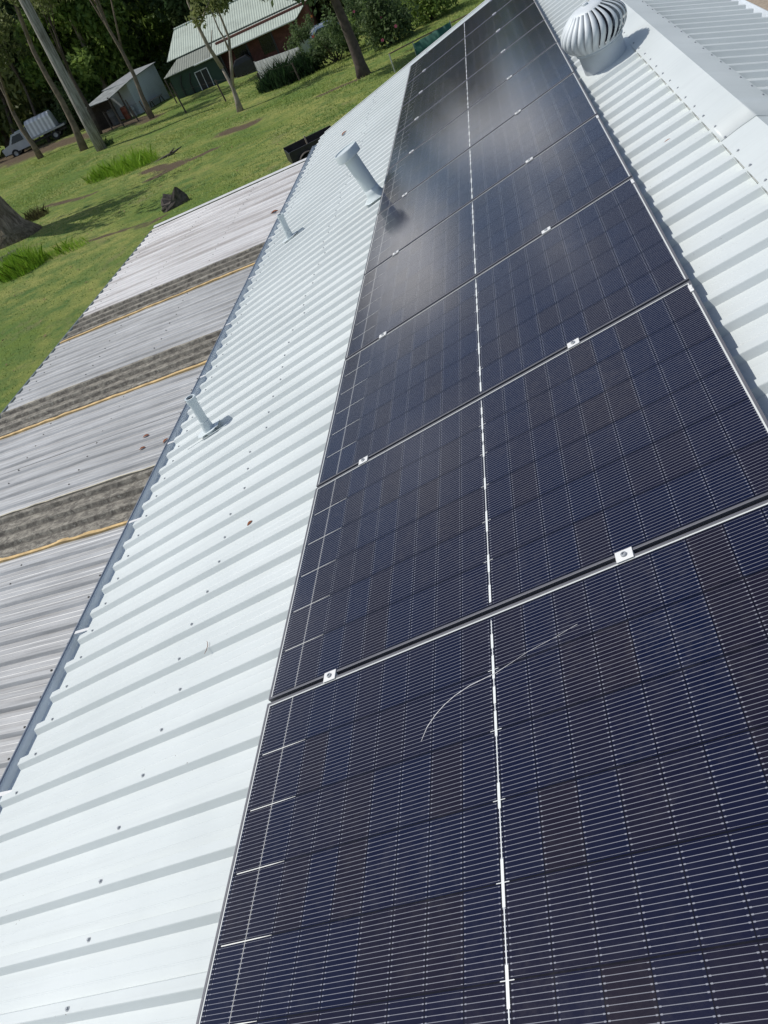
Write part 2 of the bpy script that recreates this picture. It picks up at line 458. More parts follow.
# screws: near ones are sub-parts, the rest of each kind one object
def screw_mb(mb, p, d=.0052):
    x, y, z = p; n = 6; o = len(mb.v)
    for r, h in ((d*1.55, .0), (d*1.55, .0018), (d*.95, .002), (d*.9, .0062)):
        for k in range(n):
            a = 2*math.pi*k/n; mb.v.append((x+r*math.cos(a), y+r*math.sin(a), z+h))
    for i in range(3):
        for k in range(n): mb.f.append((o+i*n+k, o+i*n+(k+1)%n, o+(i+1)*n+(k+1)%n, o+(i+1)*n+k))
    mb.f.append(tuple(o+3*n+k for k in range(n)))
proto = MB(); screw_mb(proto, (0,0,0)); screw_me = proto.mesh('screw'); screw_me.materials.append(M_SCREW)
pts = []
k0 = 13
while V0+k0*.1905 < V_END-.1:
    s = V0+k0*.1905+.033
    if s > 1.0: pts.append((eave_u(s)+.135+random.uniform(-.01,.01), s+random.uniform(-.008,.008)))
    pts.append((-.70+random.uniform(-.05,.05), s+random.uniform(-.006,.006)))
    k0 += 1
pts.sort(key=lambda q: (q[0]-1.67)**2+q[1]**2)
rest = MB()
for i, (u, v) in enumerate(pts):
    if i < 100:
        o = bpy.data.objects.new('screw', screw_me); COL.objects.link(o); o.parent = roof_l; o.location = (u, v, NR+.0003)
    else: screw_mb(rest, (u, v, NR+.0003))
if rest.v: tag(rest.build('screw', M_SCREW, roof_l), kind='stuff')
k0 = 15
cs = []
while V0+k0*.1905 < V_END-.1:
    s = V0+k0*.1905+.033+random.uniform(-.012,.012); cs.append(s); k0 += 1
for s in cs:
    o = bpy.data.objects.new('screw', screw_me); COL.objects.link(o); o.parent = cap_near
    o.location = (RU-leg+.02+random.uniform(-.003,.003), s, NR+.0045 if s < JO-.03 else NR+.0078)
rest = MB()
for s in cs: screw_mb(rest, (leg-.018, s, -.0105+.0035))
o = rest.build('screw', M_SCREW, house); o.location = ridge; o.rotation_euler = RS_ROT; tag(o, kind='stuff')
# gutter with straps
mb = MB()
gp = [(.06,-.018),(.055,-.075),(.035,-.092),(-.085,-.092),(-.102,-.080),(-.108,-.055),(-.108,-.028)]
gl = [(-.107,-.030),(-.107,-.024),(-.111,-.021),(-.116,-.022),(-.118,-.029),(-.115,-.034)]
def gpath(a, b, t):
    e = rw(eave_u(t), t, NP); return (e.x+a-.004*(t/12), t, e.z+b+.012)
TS = list(np.linspace(-3.2, 12.15, 12))
mb.strip(gp, (gpath, TS)); gut = mb.build('gutter', M_GUT, house, smooth=True, autosm=True)
so = gut.modifiers.new('t','SOLIDIFY'); so.thickness = .0015
mb = MB(); mb.strip(gl, (gpath, TS)); mb.build('gutter_lip', M_LIP, gut, smooth=True)
mb = MB(); e = [gpath(a, b, 12.15) for a, b in gp]; mb.add(e, [tuple(range(len(e)))]); mb.build('gutter_end', M_GUT, gut)
for v in (1.35, 2.34, 3.29, 4.19, 5.16, 6.12, 7.17, 8.3, 9.5, 10.8):
    a = Vector(gpath(.085, -.004, v)); b_ = Vector(gpath(.0, -.012, v)); c_ = Vector(gpath(-.095, -.020, v))
    MB().beam(a, b_, .022, .003).beam(b_, c_, .022, .003).build('gutter_strap', M_CLAMP, gut)
# walls, fascia, gable
ex = rw(-1.78, 0, NP)
mb = MB(); mb.box((ex.x+.06, -3.2, ex.z-.20), (ex.x+.085, V_END-.03, ex.z-.015)); mb.build('fascia', M_WALL, house)
rr_ = ridge; xr = rr_.x + .72*cp; zr = rr_.z-.72*sp
mb = MB(); mb.add([(ex.x+.4, -3.0, -3.3), (xr-.3, -3.0, -3.3), (xr-.3, V_END-.3, -3.9), (ex.x+.4, V_END-.3, -3.9),
                   (ex.x+.4, -3.0, ex.z-.05), (xr-.3, -3.0, zr-.1), (xr-.3, V_END-.3, zr-.1), (ex.x+.4, V_END-.3, ex.z-.05)],
                  [(0,1,5,4),(1,2,6,5),(2,3,7,6),(3,0,4,7)]); mb.build('wall', M_WALL, house)
mb = MB()   # barge flashing on the far gable
mb.strip([(V_END-.012, NP-.06), (V_END+.004, NP-.06), (V_END+.004, NR+.004), (V_END-.05, NR+.003)], (lambda a,b,t: (t, a, b), (eave_u(V_END)+.08, 2.2)))
o = mb.build('barge_flashing', M_ROOF, house); o.rotation_euler = ROOF_ROT

# ------------------------------------------------------------------ solar panels
P = 1.154; GAP0 = .0115
PW, PH = 1.734, 1.1385; UO = .012      # UO: the array starts 12 mm further down the slope
def make_frame_mesh():
    mb = MB(); t = .0085; d = .035
    def ring(x0, y0, x1, y1, z): return [(x0,y0,z),(x1,y0,z),(x1,y1,z),(x0,y1,z)]
    o = ring(0,0,PW,PH,0); i = ring(t,t,PW-t,PH-t,0); ob = ring(0,0,PW,PH,-d); ib = ring(t,t,PW-t,PH-t,-.006)
    i2 = ring(.025,.025,PW-.025,PH-.025,-d)
    vs = o+i+ob+ib+i2
    fs = []
    for k in range(4):
        j = (k+1) % 4
        fs += [(k, j, 4+j, 4+k), (8+k, 8+j, j, k), (4+k, 4+j, 12+j, 12+k), (8+j, 8+k, 16+k, 16+j)]
    mb.add(vs, fs); return mb
def make_bus():
    mb = MB(); c = .873; z = .0
    def r(x0, y0, x1, y1): mb.add([(x0,y0,z),(x1,y0,z),(x1,y1,z),(x0,y1,z)], [(0,1,2,3)])
    r(c-.0013, .026, c+.0013, PH-.028)
    rows = [.012+.185*k for k in range(1, 6)]
    segs = [(rows[0]-.010, .075), (rows[1]-.0, .10), (rows[2]+.012, .064), (rows[3]+.02, .072), (rows[3]+.105, .052), (rows[4]+.01, .076), (rows[4]+.098, .05), (.06, .07)]
    for y, l in segs: mb.add([(c-.0036,y-l/2,z+.0003),(c+.0036,y-l/2,z+.0003),(c+.0036,y+l/2,z+.0003),(c-.0036,y+l/2,z+.0003)], [(0,1,2,3)])
    for y in rows: mb.add([(c-.016,y-.0009,z+.0005),(c+.016,y-.0009,z+.0005),(c+.016,y+.0009,z+.0005),(c-.016,y+.0009,z+.0005)], [(0,1,2,3)])
    return mb
def make_cross(side):
    mb = MB(); z = .0
    rows = [.012+.185*k for k in range(1, 6)]
    for y in rows:
        x0, x1 = (.030, .208) if side == 0 else (PW-.022-.12, PW-.022)
        mb.add([(x0,y-.0014,z),(x1-.05,y-.0012,z),(x1,y-.0005,z),(x1,y+.0005,z),(x1-.05,y+.0012,z),(x0,y+.0014,z)], [(0,1,2,3,4,5)])
    return mb
ordn = ['nearest', 'second', 'third', 'fourth', 'fifth', 'sixth', 'seventh', 'eighth', 'ninth', 'farthest']
plabels = ['nearest solar panel, dark blue with a thin pale scratch across it',
 'second solar panel from the camera, above the one with the pale scratch',
 'third solar panel from the camera, two panels beyond the scratched one',
 'fourth solar panel from the camera in the row on the white roof',
 'fifth solar panel from the camera, just nearer than the tall white vent pipe',
 'sixth solar panel from the camera, beside the base of the tall white vent pipe',
 'seventh solar panel from the camera, fourth from the far end of the row',
 'eighth solar panel from the camera, third from the far end of the row',
 'ninth solar panel from the camera, next to the farthest one',
 'farthest solar panel, on the edge of the roof against the garden']
p0 = empty('solar_panel', rw(-UO, GAP0, 0), ROOF_ROT)
make_frame_mesh().build('frame', M_FRAME, p0, bevel=.0006)
lam = MB().add([(.0085,.0085,-.0016),(PW-.0085,.0085,-.0016),(PW-.0085,PH-.0085,-.0016),(.0085,PH-.0085,-.0016),
                (.0085,.0085,-.0066),(PW-.0085,.0085,-.0066),(PW-.0085,PH-.0085,-.0066),(.0085,PH-.0085,-.0066)],
               [(0,1,2,3),(7,6,5,4)]).build('glass', M_CELL, p0)
bus = make_bus().build('busbar', M_BUS, p0); bus.location = (0,0,-.0012)
crs = make_cross(0).build('interconnect', flat('thin_silver_wire', (.80,.80,.74), .4, .3, .05), p0); crs.location = (0,0,-.0012)
tag(p0, plabels[0], 'solar panel', 'solar panels in one row up the white roof')
panels = [p0]
for k in range(1, 10):
    c = copy_tree(p0); c.location = rw(-UO, GAP0+P*k, 0); c['label'] = plabels[k]; panels.append(c)
# scratch on the nearest panel
sc = [(.633,.804),(.651,.842),(.676,.870),(.705,.893),(.74,.911),(.788,.926),(.83,.931),(.866,.935),(.92,.951),(.965,.965),(1.01,.973),(1.048,.979),(1.085,.988),(1.113,.994)]
mb = MB()
for i, (u, v) in enumerate(sc):
    w = .0011 if 0 < i < 8 else .0005
    a = sc[max(i-1,0)]; b_ = sc[min(i+1,len(sc)-1)]; t = Vector((b_[0]-a[0], b_[1]-a[1])).normalized()
    mb.v += [(u+t.y*w, v-GAP0-t.x*w, 0), (u-t.y*w, v-GAP0+t.x*w, 0)]
    if i: mb.f.append((2*i-2, 2*i, 2*i+1, 2*i-1))
o = mb.build('scratch', flat('scratch_pale', (.55,.55,.55), .5, 0, .3, 60), p0); o.location = (UO,0,-.0009)
# rails and clamps
for u, lab in ((.265, 'long aluminium mounting rail under the left part of the solar panels'), (1.272, 'long aluminium mounting rail under the right part of the solar panels')):
    mb = MB().box((u-.018, -.14, NR+.001), (u+.018, 11.60, -.0362))
    o = mb.build('mounting_rail', M_RAIL); o.rotation_euler = ROOF_ROT; tag(o, lab, 'rail', 'mounting rails under the solar panels')
def make_clamp():
    r = empty('panel_clamp', (0,0,0), ROOF_ROT)
    mb = MB().box((-.024, -.0185, .0004), (.024, .0185, .0042)); mb.box((-.024, -.0058, -.036), (.024, .0058, .0004))
    mb.build('clamp_plate', M_CLAMP, r, bevel=.0008)
    b = MB(); b.lathe([(.0085,.0042),(.0085,.0085),(.0065,.010),(.0045,.010),(.0045,.0062),(.0002,.0062)], 12); b.build('clamp_bolt', M_SCREW, r)
    return r
cl0 = make_clamp(); first = True
for k in range(1, 11):
    for u, side in ((.262, 'left'), (1.272, 'right')):
        c = cl0 if first else copy_tree(cl0); first = False
        vv = GAP0 + P*k - (P-PH)/2
        c.location = rw(u, vv, 0)
        if k < 10: lab = 'silver clamp, %s one of the two between the %s and %s solar panels' % (side, ordn[k-1], ordn[k])
        else: lab = 'silver clamp, %s one of the two on the far edge of the farthest solar panel' % side
        tag(c, lab, 'clamp', 'clamps between the solar panels')
# small earthing / edge clips on the right edge
for k in (2, 3, 4):
    mb = MB().box((-.004, -.022, .0003), (.009, .022, .0035)); mb.box((.002, -.006, .0035), (.008, .014, .006))
    o = mb.build('edge_clip', M_CLAMP, panels[k-1]); o.location = (PW-.012, PH-.06, 0)

# ------------------------------------------------------------------ things standing on the white roof
def flashing_patch(parent, w, l):
    rg = random.Random(3)
    mb = MB(); n = 24
    mb.v.append((0,0,.0025))
    for k in range(n):
        a = 2*math.pi*k/n; r = 1+.12*rg.uniform(-1,1)
        mb.v.append((w*r*math.copysign(abs(math.cos(a))**.6, math.cos(a)), l*r*math.copysign(abs(math.sin(a))**.6, math.sin(a)), .001))
    for k in range(n): mb.f.append((0, 1+k, 1+(k+1)%n))
    return mb.build('sealant', M_DEK, parent, smooth=True)
def small_pipe(u, v, h, tilt, label, lean=0.0, r=.032):
    t = empty('vent_pipe', rw(u, v, NR+.002), (0,0,0)); tag(t, label, 'vent pipe', 'short vent pipes near the gutter')
    # local +z is the world vertical, leaned slightly
    t.rotation_euler = (lean, tilt, 0)
    MB().lathe([(r, -.05), (r, h-.035), (r+.006, h-.033), (r+.006, h), (r-.004, h), (r-.006, h-.03), (.001, h-.03)], 28).build('pipe', M_PVC, t, smooth=True, autosm=True)
    MB().lathe([(r+.012, -.02), (r+.010, .012), (r+.004, .06), (r+.004, .075), (r, .076)], 28).build('pipe_boot', M_PVC, t, smooth=True, autosm=True)
    g_ = MB()
    for k in range(4):
        a = k*math.pi/4; d = Vector((math.cos(a), math.sin(a), 0))*(r-.004); g_.beam(d+Vector((0,0,h-.012)), -d+Vector((0,0,h-.012)), .004, .003)
    g_.build('grille', M_BLACK, t)
    s_ = flashing_patch(t, .10, .062); s_.rotation_euler = (0, -PITCH-tilt, 0); s_.location = (0,0,.001)
    # folded upstand of the flashing tray crossing the pan behind
    f_ = MB().box((-.17, -.118, -.0005), (.21, -.113, .0025))
    f = f_.build('flashing_tray', M_ROOF, t); f.rotation_euler = (0, -PITCH-tilt, 0)
    return t
small_pipe(-1.345, 3.93, .27, 0, 'short pale vent pipe by the gutter, nearer of the two')
small_pipe(-1.40, 7.55, .25, 0, 'short pale vent pipe by the gutter, farther of the two')
t = empty('flue', rw(-.158, 6.66, NR), (R(0), -PITCH+R(1), 0)); tag(t, 'tall pale vent flue with a round flat cap beside the sixth solar panel', 'vent pipe')
MB().lathe([(.068, -.03), (.068, .43)], 40).build('pipe', M_PVC, t, smooth=True)
MB().lathe([(.069,.40),(.112,.40),(.116,.405),(.116,.468),(.112,.474),(.104,.474),(.102,.464),(.001,.468)], 44).build('cap', M_PVC, t, smooth=True, autosm=True)
MB().lathe([(.105,.0),(.10,.010),(.082,.022),(.073,.05),(.070,.09),(.068,.09)], 32).build('pipe_boot', M_PVC, t, smooth=True)
s_ = flashing_patch(t, .12, .11)

# whirly bird
M_THROAT = flat('zinc_throat', (.50, .54, .57), .5, .1, .1, 5)
t = empty('roof_turbine', rw(1.922, 5.74, NR), (R(3), -PITCH+R(5), 0)); tag(t, 'round spinning roof ventilator with curved silver vanes beside the ridge', 'roof ventilator')
mb = MB(); n = 48
for k in range(n):   # throat meets the slope
    a = 2*math.pi*k/n; mb.v.append((.150*math.cos(a), .150*math.sin(a), -.035)); 
for k in range(n):
    a = 2*math.pi*k/n; mb.v.append((.150*math.cos(a), .150*math.sin(a), .125))
for k in range(n): mb.f.append((k, (k+1)%n, n+(k+1)%n, n+k))
mb.lathe([(.150,.123),(.160,.125),(.162,.132),(.158,.138),(.150,.140)], 48)
mb.build('throat', M_THROAT, t, smooth=True, autosm=True)
hz0 = .142; HH = .228
MB().lathe([(.148,hz0-.012),(.158,hz0-.008),(.158,hz0+.012),(.150,hz0+.016),(.146,hz0+.016)], 48).build('bottom_ring', M_TURB, t, smooth=True, autosm=True)
MB().lathe([(.110,hz0+.01),(.13,hz0+.08),(.13,hz0+.15),(.09,hz0+HH-.02),(.002,hz0+HH-.015)], 32).build('shade_core', M_TURBIN, t, smooth=True)  # near-black core, puts the shade behind the vane gaps into colour
MB().lathe([(.105,hz0+HH-.012),(.108,hz0+HH-.004),(.100,hz0+HH+.004),(.06,hz0+HH+.012),(.02,hz0+HH+.018),(.018,hz0+HH+.03),(.0005,hz0+HH+.032)], 40).build('top_plate', M_TURB, t, smooth=True, autosm=True)
NV = 26
vane = MB()
steps = 12; wN = 4
for i in range(steps+1):
    s = i/steps; z = hz0 + s*HH
    r = .154 + .078*math.sin(math.pi*min(1, s*1.02))**.8 - .045*s**2.2
    ang0 = .30*math.sin(math.pi*s*.5) ; wid = (2*math.pi/NV)*.92
    for j in range(wN+1):
        q = j/wN; a = ang0 + q*wid
        rr = r - .024*q + .012*math.sin(math.pi*q)
        vane.v.append((rr*math.cos(a), rr*math.sin(a), z))
for i in range(steps):
    for j in range(wN):
        o_ = i*(wN+1)+j; vane.f.append((o_, o_+1, o_+wN+2, o_+wN+1))
vm = vane.mesh('vane', True); vm.materials.append(M_TURB)
for k in range(NV):
    o = bpy.data.objects.new('vane', vm); COL.objects.link(o); o.parent = t; o.rotation_euler = (0,0,2*math.pi*k/NV)
# base flashing of the turbine
mb = MB()
mb.add([(-.22,-.26,.002),(.20,-.24,.002),(.20,.24,.002),(-.22,.26,.002),(-.155,-.155,.010),(.155,-.155,.010),(.155,.155,.010),(-.155,.155,.010)],
       [(0,1,5,4),(1,2,6,5),(2,3,7,6),(3,0,4,7),(4,5,6,7)])
o = mb.build('base_flashing', M_ROOF, t); o.rotation_euler = (0, -R(5), 0)

# ------------------------------------------------------------------ patio roof below the gutter
Q = R(2.5)
PX0 = -1.74; PZ0 = -.752
patio = empty('patio', (PX0, 0, PZ0)); tag(patio, 'lower patio roof of old grey tin sheets with dirty fibreglass strips', 'patio')
PWD = (4.90+PX0)/math.cos(Q)      # run from the wall to the outer edge
PR = (0, -Q, 0)
def psheet(va, vb, mat, label=None, top=.021, dz=0.0, u0=0.0, name='roof_sheet'):
    pf = rib_profile(va, vb, .1905, dz, dz+top, 12.08-.1905*90+.02)
    mb = MB(); US = [u0-.0]+[-.55*i for i in range(1, 6)]+[-PWD]
    rg = random.Random(int(va*100))
    for iu, us in enumerate(US):
        sag = 0 if iu in (0, len(US)-1) else rg.uniform(-.003, .002)
        for v, n in pf: mb.v.append((us, v, n+sag))
    L_ = len(pf)
    for i in range(len(US)-1):
        for k in range(L_-1): mb.f.append((i*L_+k, i*L_+k+1, (i+1)*L_+k+1, (i+1)*L_+k))
    o = mb.build(name, mat, patio); o.rotation_euler = PR
    so = o.modifiers.new('t','SOLIDIFY'); so.thickness = .0014; so.offset = 1
    if label: o['label'] = label
    return o
bands = [(8.06, 8.71), (5.77, 6.45), (3.52, 4.20)]
edges = [12.08, 11.32, 10.56, 9.80, 9.04]
zs = 0
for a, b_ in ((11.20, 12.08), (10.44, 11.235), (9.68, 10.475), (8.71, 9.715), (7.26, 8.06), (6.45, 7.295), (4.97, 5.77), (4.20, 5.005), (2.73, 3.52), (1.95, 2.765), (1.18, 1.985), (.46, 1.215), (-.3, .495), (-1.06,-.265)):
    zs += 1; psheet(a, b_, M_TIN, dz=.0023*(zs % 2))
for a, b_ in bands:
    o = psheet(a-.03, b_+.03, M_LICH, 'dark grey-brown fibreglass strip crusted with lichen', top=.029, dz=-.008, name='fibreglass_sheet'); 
def wav(p, d, w, h, mat, name):
    mb = MB(); n = 26
    for i in range(n+1):
        u = -PWD*i/n - .001; r_ = random.uniform(-.006, .006); hh = h*random.uniform(.75, 1.1)
        mb.v += [(u, p-w/2+r_, d), (u, p-w/2+r_, d+hh), (u, p+w/2+r_, d+hh), (u, p+w/2+r_, d)]
    for i in range(n):
        for k in range(3): mb.f.append((4*i+k, 4*i+k+1, 4*i+4+k+1, 4*i+4+k))
    mb.f.append((0,1,2,3)); mb.f.append((4*n+3,4*n+2,4*n+1,4*n))
    o = mb.build(name, mat, patio); o.rotation_euler = PR; return o
for a, b_ in bands:
    wav(a+.012, .0, .036, .022, M_TIMB, 'timber_strip')['label'] = 'yellow weathered timber strip'
    wav(b_-.008, .0, .014, .020, M_TIMB2, 'timber_strip')['label'] = 'thin pale timber strip'
mb = MB().add([(0,12.02,.026),(0,12.09,.040),(0,12.11,.036),(0,12.115,-.05),(-PWD,12.02,.026),(-PWD,12.09,.040),(-PWD,12.11,.036),(-PWD,12.115,-.05)], [(0,4,5,1),(1,5,6,2),(2,6,7,3)])
o = mb.build('barge_flashing', flat('pale_flashing', (.62,.62,.61), .45, .1, .1), patio); o.rotation_euler = PR
so = o.modifiers.new('t','SOLIDIFY'); so.thickness = .0015
mb = MB(); mb.strip([(.03,-.02),(.03,-.10),(-.08,-.10),(-.085,-.03),(-.095,-.025),(-.10,-.035)], (lambda a,b,t: (-PWD*math.cos(Q)+a, t, -PWD*math.sin(Q)+b+.012), (-3.2, 12.08)))
o = mb.build('gutter', flat('patio_gutter_grey', (.20,.24,.24), .5, 0, .2), patio); so = o.modifiers.new('t','SOLIDIFY'); so.thickness = .0015
for v in (-2, 1.5, 5, 8.5, 11.8):
    x = -PWD*math.cos(Q)+.06
    MB().box((x-.04, v-.04, gz(x+PX0, v)-PZ0-.1), (x+.04, v+.04, -PWD*math.sin(Q)-.02)).build('post', M_WALL, patio)
mb = MB().box((-PWD*math.cos(Q)+.01, -3, -PWD*math.sin(Q)-.14), (-PWD*math.cos(Q)+.11, 12.0, -PWD*math.sin(Q)-.015)); mb.build('beam', M_WALL, patio)
# screws of the patio roof
rest = MB()
near = []
for u in (-.25, -1.15, -2.05, -2.95):
    for k in range(0, 64):
        v = 12.08-.1905*k+.02+.033-.1905
        if v > .3 and not any(a < v < b_ for a, b_ in bands): near.append((u+random.uniform(-.02,.02), v))
near.sort(key=lambda q: q[1])
stin = flat('dark_washer', (.09,.085,.08), .8, 0, .3)
sm2 = screw_me.copy(); sm2.materials.clear(); sm2.materials.append(stin)
first_sheet = [c for c in patio.children if c.name.startswith('roof_sheet')][0]
for i, (u, v) in enumerate(near):
    if i < 90:
        o = bpy.data.objects.new('screw', sm2); COL.objects.link(o); o.parent = patio
        x = u*math.cos(Q) - .0265*math.sin(Q)*0; o.location = (x, v, u*math.sin(Q)+.0238); o.rotation_euler = PR
    else: screw_mb(rest, (u, v, .0238))
o = rest.build('screw', stin, patio); o.rotation_euler = PR; tag(o, kind='stuff')

# dead leaves and twigs
def leaf(px, py, label, size=.05, roofed='patio', ang=0, rib=True):
    d = Vector(RW.T @ np.array([(px-384)/F_PX, (py-512)/F_PX, 1.0]))
    if roofed == 'patio':
        nn = Vector((-math.sin(Q), 0, math.cos(Q))); p0_ = Vector((PX0, 0, PZ0)) + nn*.024
    else:
        nn = Vector((-sp, 0, cp)); p0_ = rw(0,0,NR+.0012 if rib else NP+.002)
    t_ = nn.dot(p0_-Vector(CAM))/nn.dot(d); p = Vector(CAM)+d*t_
    ph_ = V0 if roofed != 'patio' else 12.08-.1905*90+.02
    off_ = .033 if rib else .085
    p.y = ph_ + round((p.y-ph_-off_)/.1905)*.1905 + off_       # rests on a rib or in a pan
    mb = MB(); n = 8
    for i in range(n+1):
        s = i/n; w = size*.22*math.sin(math.pi*s)**.8+.0008; z = size*.05*math.sin(math.pi*s)+.0005
        mb.v += [(size*(s-.5), -w, z+w*.4), (size*(s-.5), 0, z), (size*(s-.5), w, z+w*.4)]
    for i in range(n):
        for k in range(2): mb.f.append((3*i+k, 3*i+3+k, 3*i+4+k, 3*i+1+k))
    o = mb.build('dry_leaf', M_LEAF, smooth=True); o.location = p
    o.rotation_euler = ((0, -PITCH, 0) if roofed != 'patio' else (0, -Q, 0)); o.rotation_euler.z = ang
    so = o.modifiers.new('t','SOLIDIFY'); so.thickness = .0006
    tag(o, label, 'leaf', 'dead leaves fallen on the roofs')
leaf(147, 434.5, 'brown dead leaf on the grey tin sheet just below the nearer vent pipe', .065, ang=.15)
leaf(167, 438, 'dark curled leaf lodged by the gutter below the nearer vent pipe', .06, ang=.9)
leaf(140, 453, 'thin reddish leaf on the grey tin between gutter and lichen strip', .06, ang=.25)
leaf(272, 242, 'red-brown leaf at the upper end of the farthest fibreglass strip', .08, ang=.9)
leaf(267, 253, 'small orange leaf beside the gutter by the farthest fibreglass strip', .08, ang=.2)
leaf(256, 276, 'brown leaf caught under a gutter strap between two fibreglass strips', .10, ang=1.2)
leaf(275, 211, 'pale tan leaf on the far white patio sheets', .12, ang=.1)
leaf(250.5, 521, 'small orange-brown leaf lying on the white roof left of the panels', .036, 'roof', ang=.6)
leaf(668, 142, 'narrow orange leaf on the white roof between the panels and the ridge', .075, 'roof', ang=-.1, rib=False)
p_ = rw(-0.556, 1.669, NR+.003)
tw_ = MB().tube([(-.03,.004,0),(-.015,-.004,.004),(.004,-.006,.005),(.02,.001,.003),(.027,.010,0)], [.0009,.0013,.0014,.0012,.0007], 6).build('twig', M_LEAF)
tw_.location = p_; tw_.rotation_euler = (0, -PITCH, 1.4); tag(tw_, 'tiny curved dark twig lying on the white roof among the roof screws', 'twig')
leaf(344, 134, 'tiny brown leaf beyond the tall flue near the roof end', .10, 'roof', ang=.5)

# ------------------------------------------------------------------ ground
def mat_lawn():
    m, nt, b = new_mat('lawn'); k = NB(nt)
    g = k.n('ShaderNodeTexCoord').outputs['Object']
    a = k.noise(g, .22, 5, .6); c_ = k.noise(g, 1.4, 6, .65); f_ = k.noise(g, 14, 5, .7)
    col = k.mix(k.ramp(a, .38, .62), (.17, .235, .050, 1), (.34, .345, .105, 1))
    col = k.mix(k.ramp(c_, .42, .68), col, (.10, .18, .05, 1))
    col = k.mix(k.ramp(k.noise(g, .55, 6, .7), .56, .70, 0, .7), col, (.25, .22, .11, 1))
    col = k.mix(k.ramp(f_, .35, .65, 0, .5), col, (.070, .105, .032, 1))
    at = k.n('ShaderNodeAttribute', attribute_name='dirt')
    dn = k.m('ADD', at.outputs['Fac'], k.m('MULTIPLY', k.m('SUBTRACT', c_, .5), 1.2))
    dirt = k.mix(k.ramp(f_, .35, .7), (.085, .064, .040, 1), (.16, .125, .085, 1))
    col = k.mix(k.ramp(dn, .45, .75), col, dirt)
    nt.links.new(col, b.inputs['Base Color']); b.inputs['Roughness'].default_value = .95
    b.inputs['Specular IOR Level'].default_value = .1
    k.bump(f_, 1.0, .06, b)
    return m
def segd(x, y, a, b_):
    ax, ay = a; bx, by = b_; dx, dy = bx-ax, by-ay
    t_ = np.clip(((x-ax)*dx+(y-ay)*dy)/(dx*dx+dy*dy), 0, 1)
    return np.hypot(x-ax-t_*dx, y-ay-t_*dy)
DIRT = []
def dline(p, q, w):
    a = G(*p); b_ = G(*q); DIRT.append(((a.x, a.y), (b_.x, b_.y), w))
dline((0, 160), (40, 152), 4.0); dline((40, 150), (110, 128), 2.6); dline((110, 126), (152, 118), 1.4)
dline((322, 94), (360, 78), .55); dline((225, 132), (250, 125), .9); dline((150, 170), (175, 165), .8)
dline((80, 243), (150, 222), .30); dline((150, 222), (160, 216), .35); dline((150, 178), (215, 150), .5); dline((50, 205), (90, 195), .5)
def dirtf(x, y):
    v = np.zeros_like(x)
    for a, b_, w in DIRT: v = np.maximum(v, np.clip(1.15 - segd(x, y, a, b_)/w*.75, 0, 1))
    return v
def grid(name, xs, ys):
    X, Y = np.meshgrid(xs, ys); Z = gz(X, Y)
    Z = Z + .05*np.sin(X*.9+Y*.35)*np.sin(Y*.7-X*.2)*(Y > 2)
    V = np.stack([X, Y, Z], -1).reshape(-1, 3); nx, ny = len(xs), len(ys)
    I = np.arange(nx*ny).reshape(ny, nx)
    Fq = np.stack([I[:-1,:-1], I[:-1,1:], I[1:,1:], I[1:,:-1]], -1).reshape(-1, 4)
    me = bpy.data.meshes.new(name); me.from_pydata(V.tolist(), [], Fq.tolist()); me.update()
    at = me.attributes.new('dirt', 'FLOAT', 'POINT'); at.data.foreach_set('value', dirtf(V[:,0], V[:,1]).astype(np.float32))
    me.polygons.foreach_set('use_smooth', [True]*len(me.polygons))
    o = bpy.data.objects.new(name, me); COL.objects.link(o); return o
xs = np.concatenate([np.linspace(-900, -80, 12), np.arange(-70, 20, .5), np.linspace(21, 900, 14)])
ys = np.concatenate([np.linspace(-300, -10, 8), np.arange(-6, 100, .5), np.linspace(102, 1200, 14)])
ground = grid('ground', xs, ys); ground.data.materials.append(mat_lawn()); tag(ground, kind='structure')

mb = MB(); X_ = [3.4, 9, 16, 30]; Y_ = [-10, 0, 10, 20, 40, 60]
for y_ in Y_:
    for x_ in X_: mb.v.append((x_, y_, float(gz(x_, y_))+.055))
for i in range(len(Y_)-1):
    for k_ in range(3): mb.f.append((4*i+k_, 4*i+k_+1, 4*i+5+k_, 4*i+4+k_))
tag(mb.build('gravel_yard', flat('tan_gravel', (.33,.27,.20), .95, 0, .25, 12, .02)), kind='structure')
# leafy / grassy meshes -------------------------------------------------
def leaf_mat(name, dark, light, trans=.48, rough=.6):
    m, nt, b = new_mat(name); k = NB(nt)
    at = k.n('ShaderNodeAttribute', attribute_name='tone')
    oi = k.n('ShaderNodeObjectInfo')
    f_ = k.m('ADD', at.outputs['Fac'], k.m('MULTIPLY', k.m('SUBTRACT', oi.outputs['Random'], .5), .2))
    col = k.mix(f_, c4(dark), c4(light))
    nt.links.new(col, b.inputs['Base Color']); b.inputs['Roughness'].default_value = rough
    b.inputs['Specular IOR Level'].default_value = .3
    tr = k.n('ShaderNodeBsdfTranslucent'); nt.links.new(col, tr.inputs['Color'])
    mx = k.n('ShaderNodeMixShader'); mx.inputs[0].default_value = trans
    nt.links.new(b.outputs[0], mx.inputs[1]); nt.links.new(tr.outputs[0], mx.inputs[2])
    nt.links.new(mx.outputs[0], nt.nodes['Material Output'].inputs['Surface'])
    return m
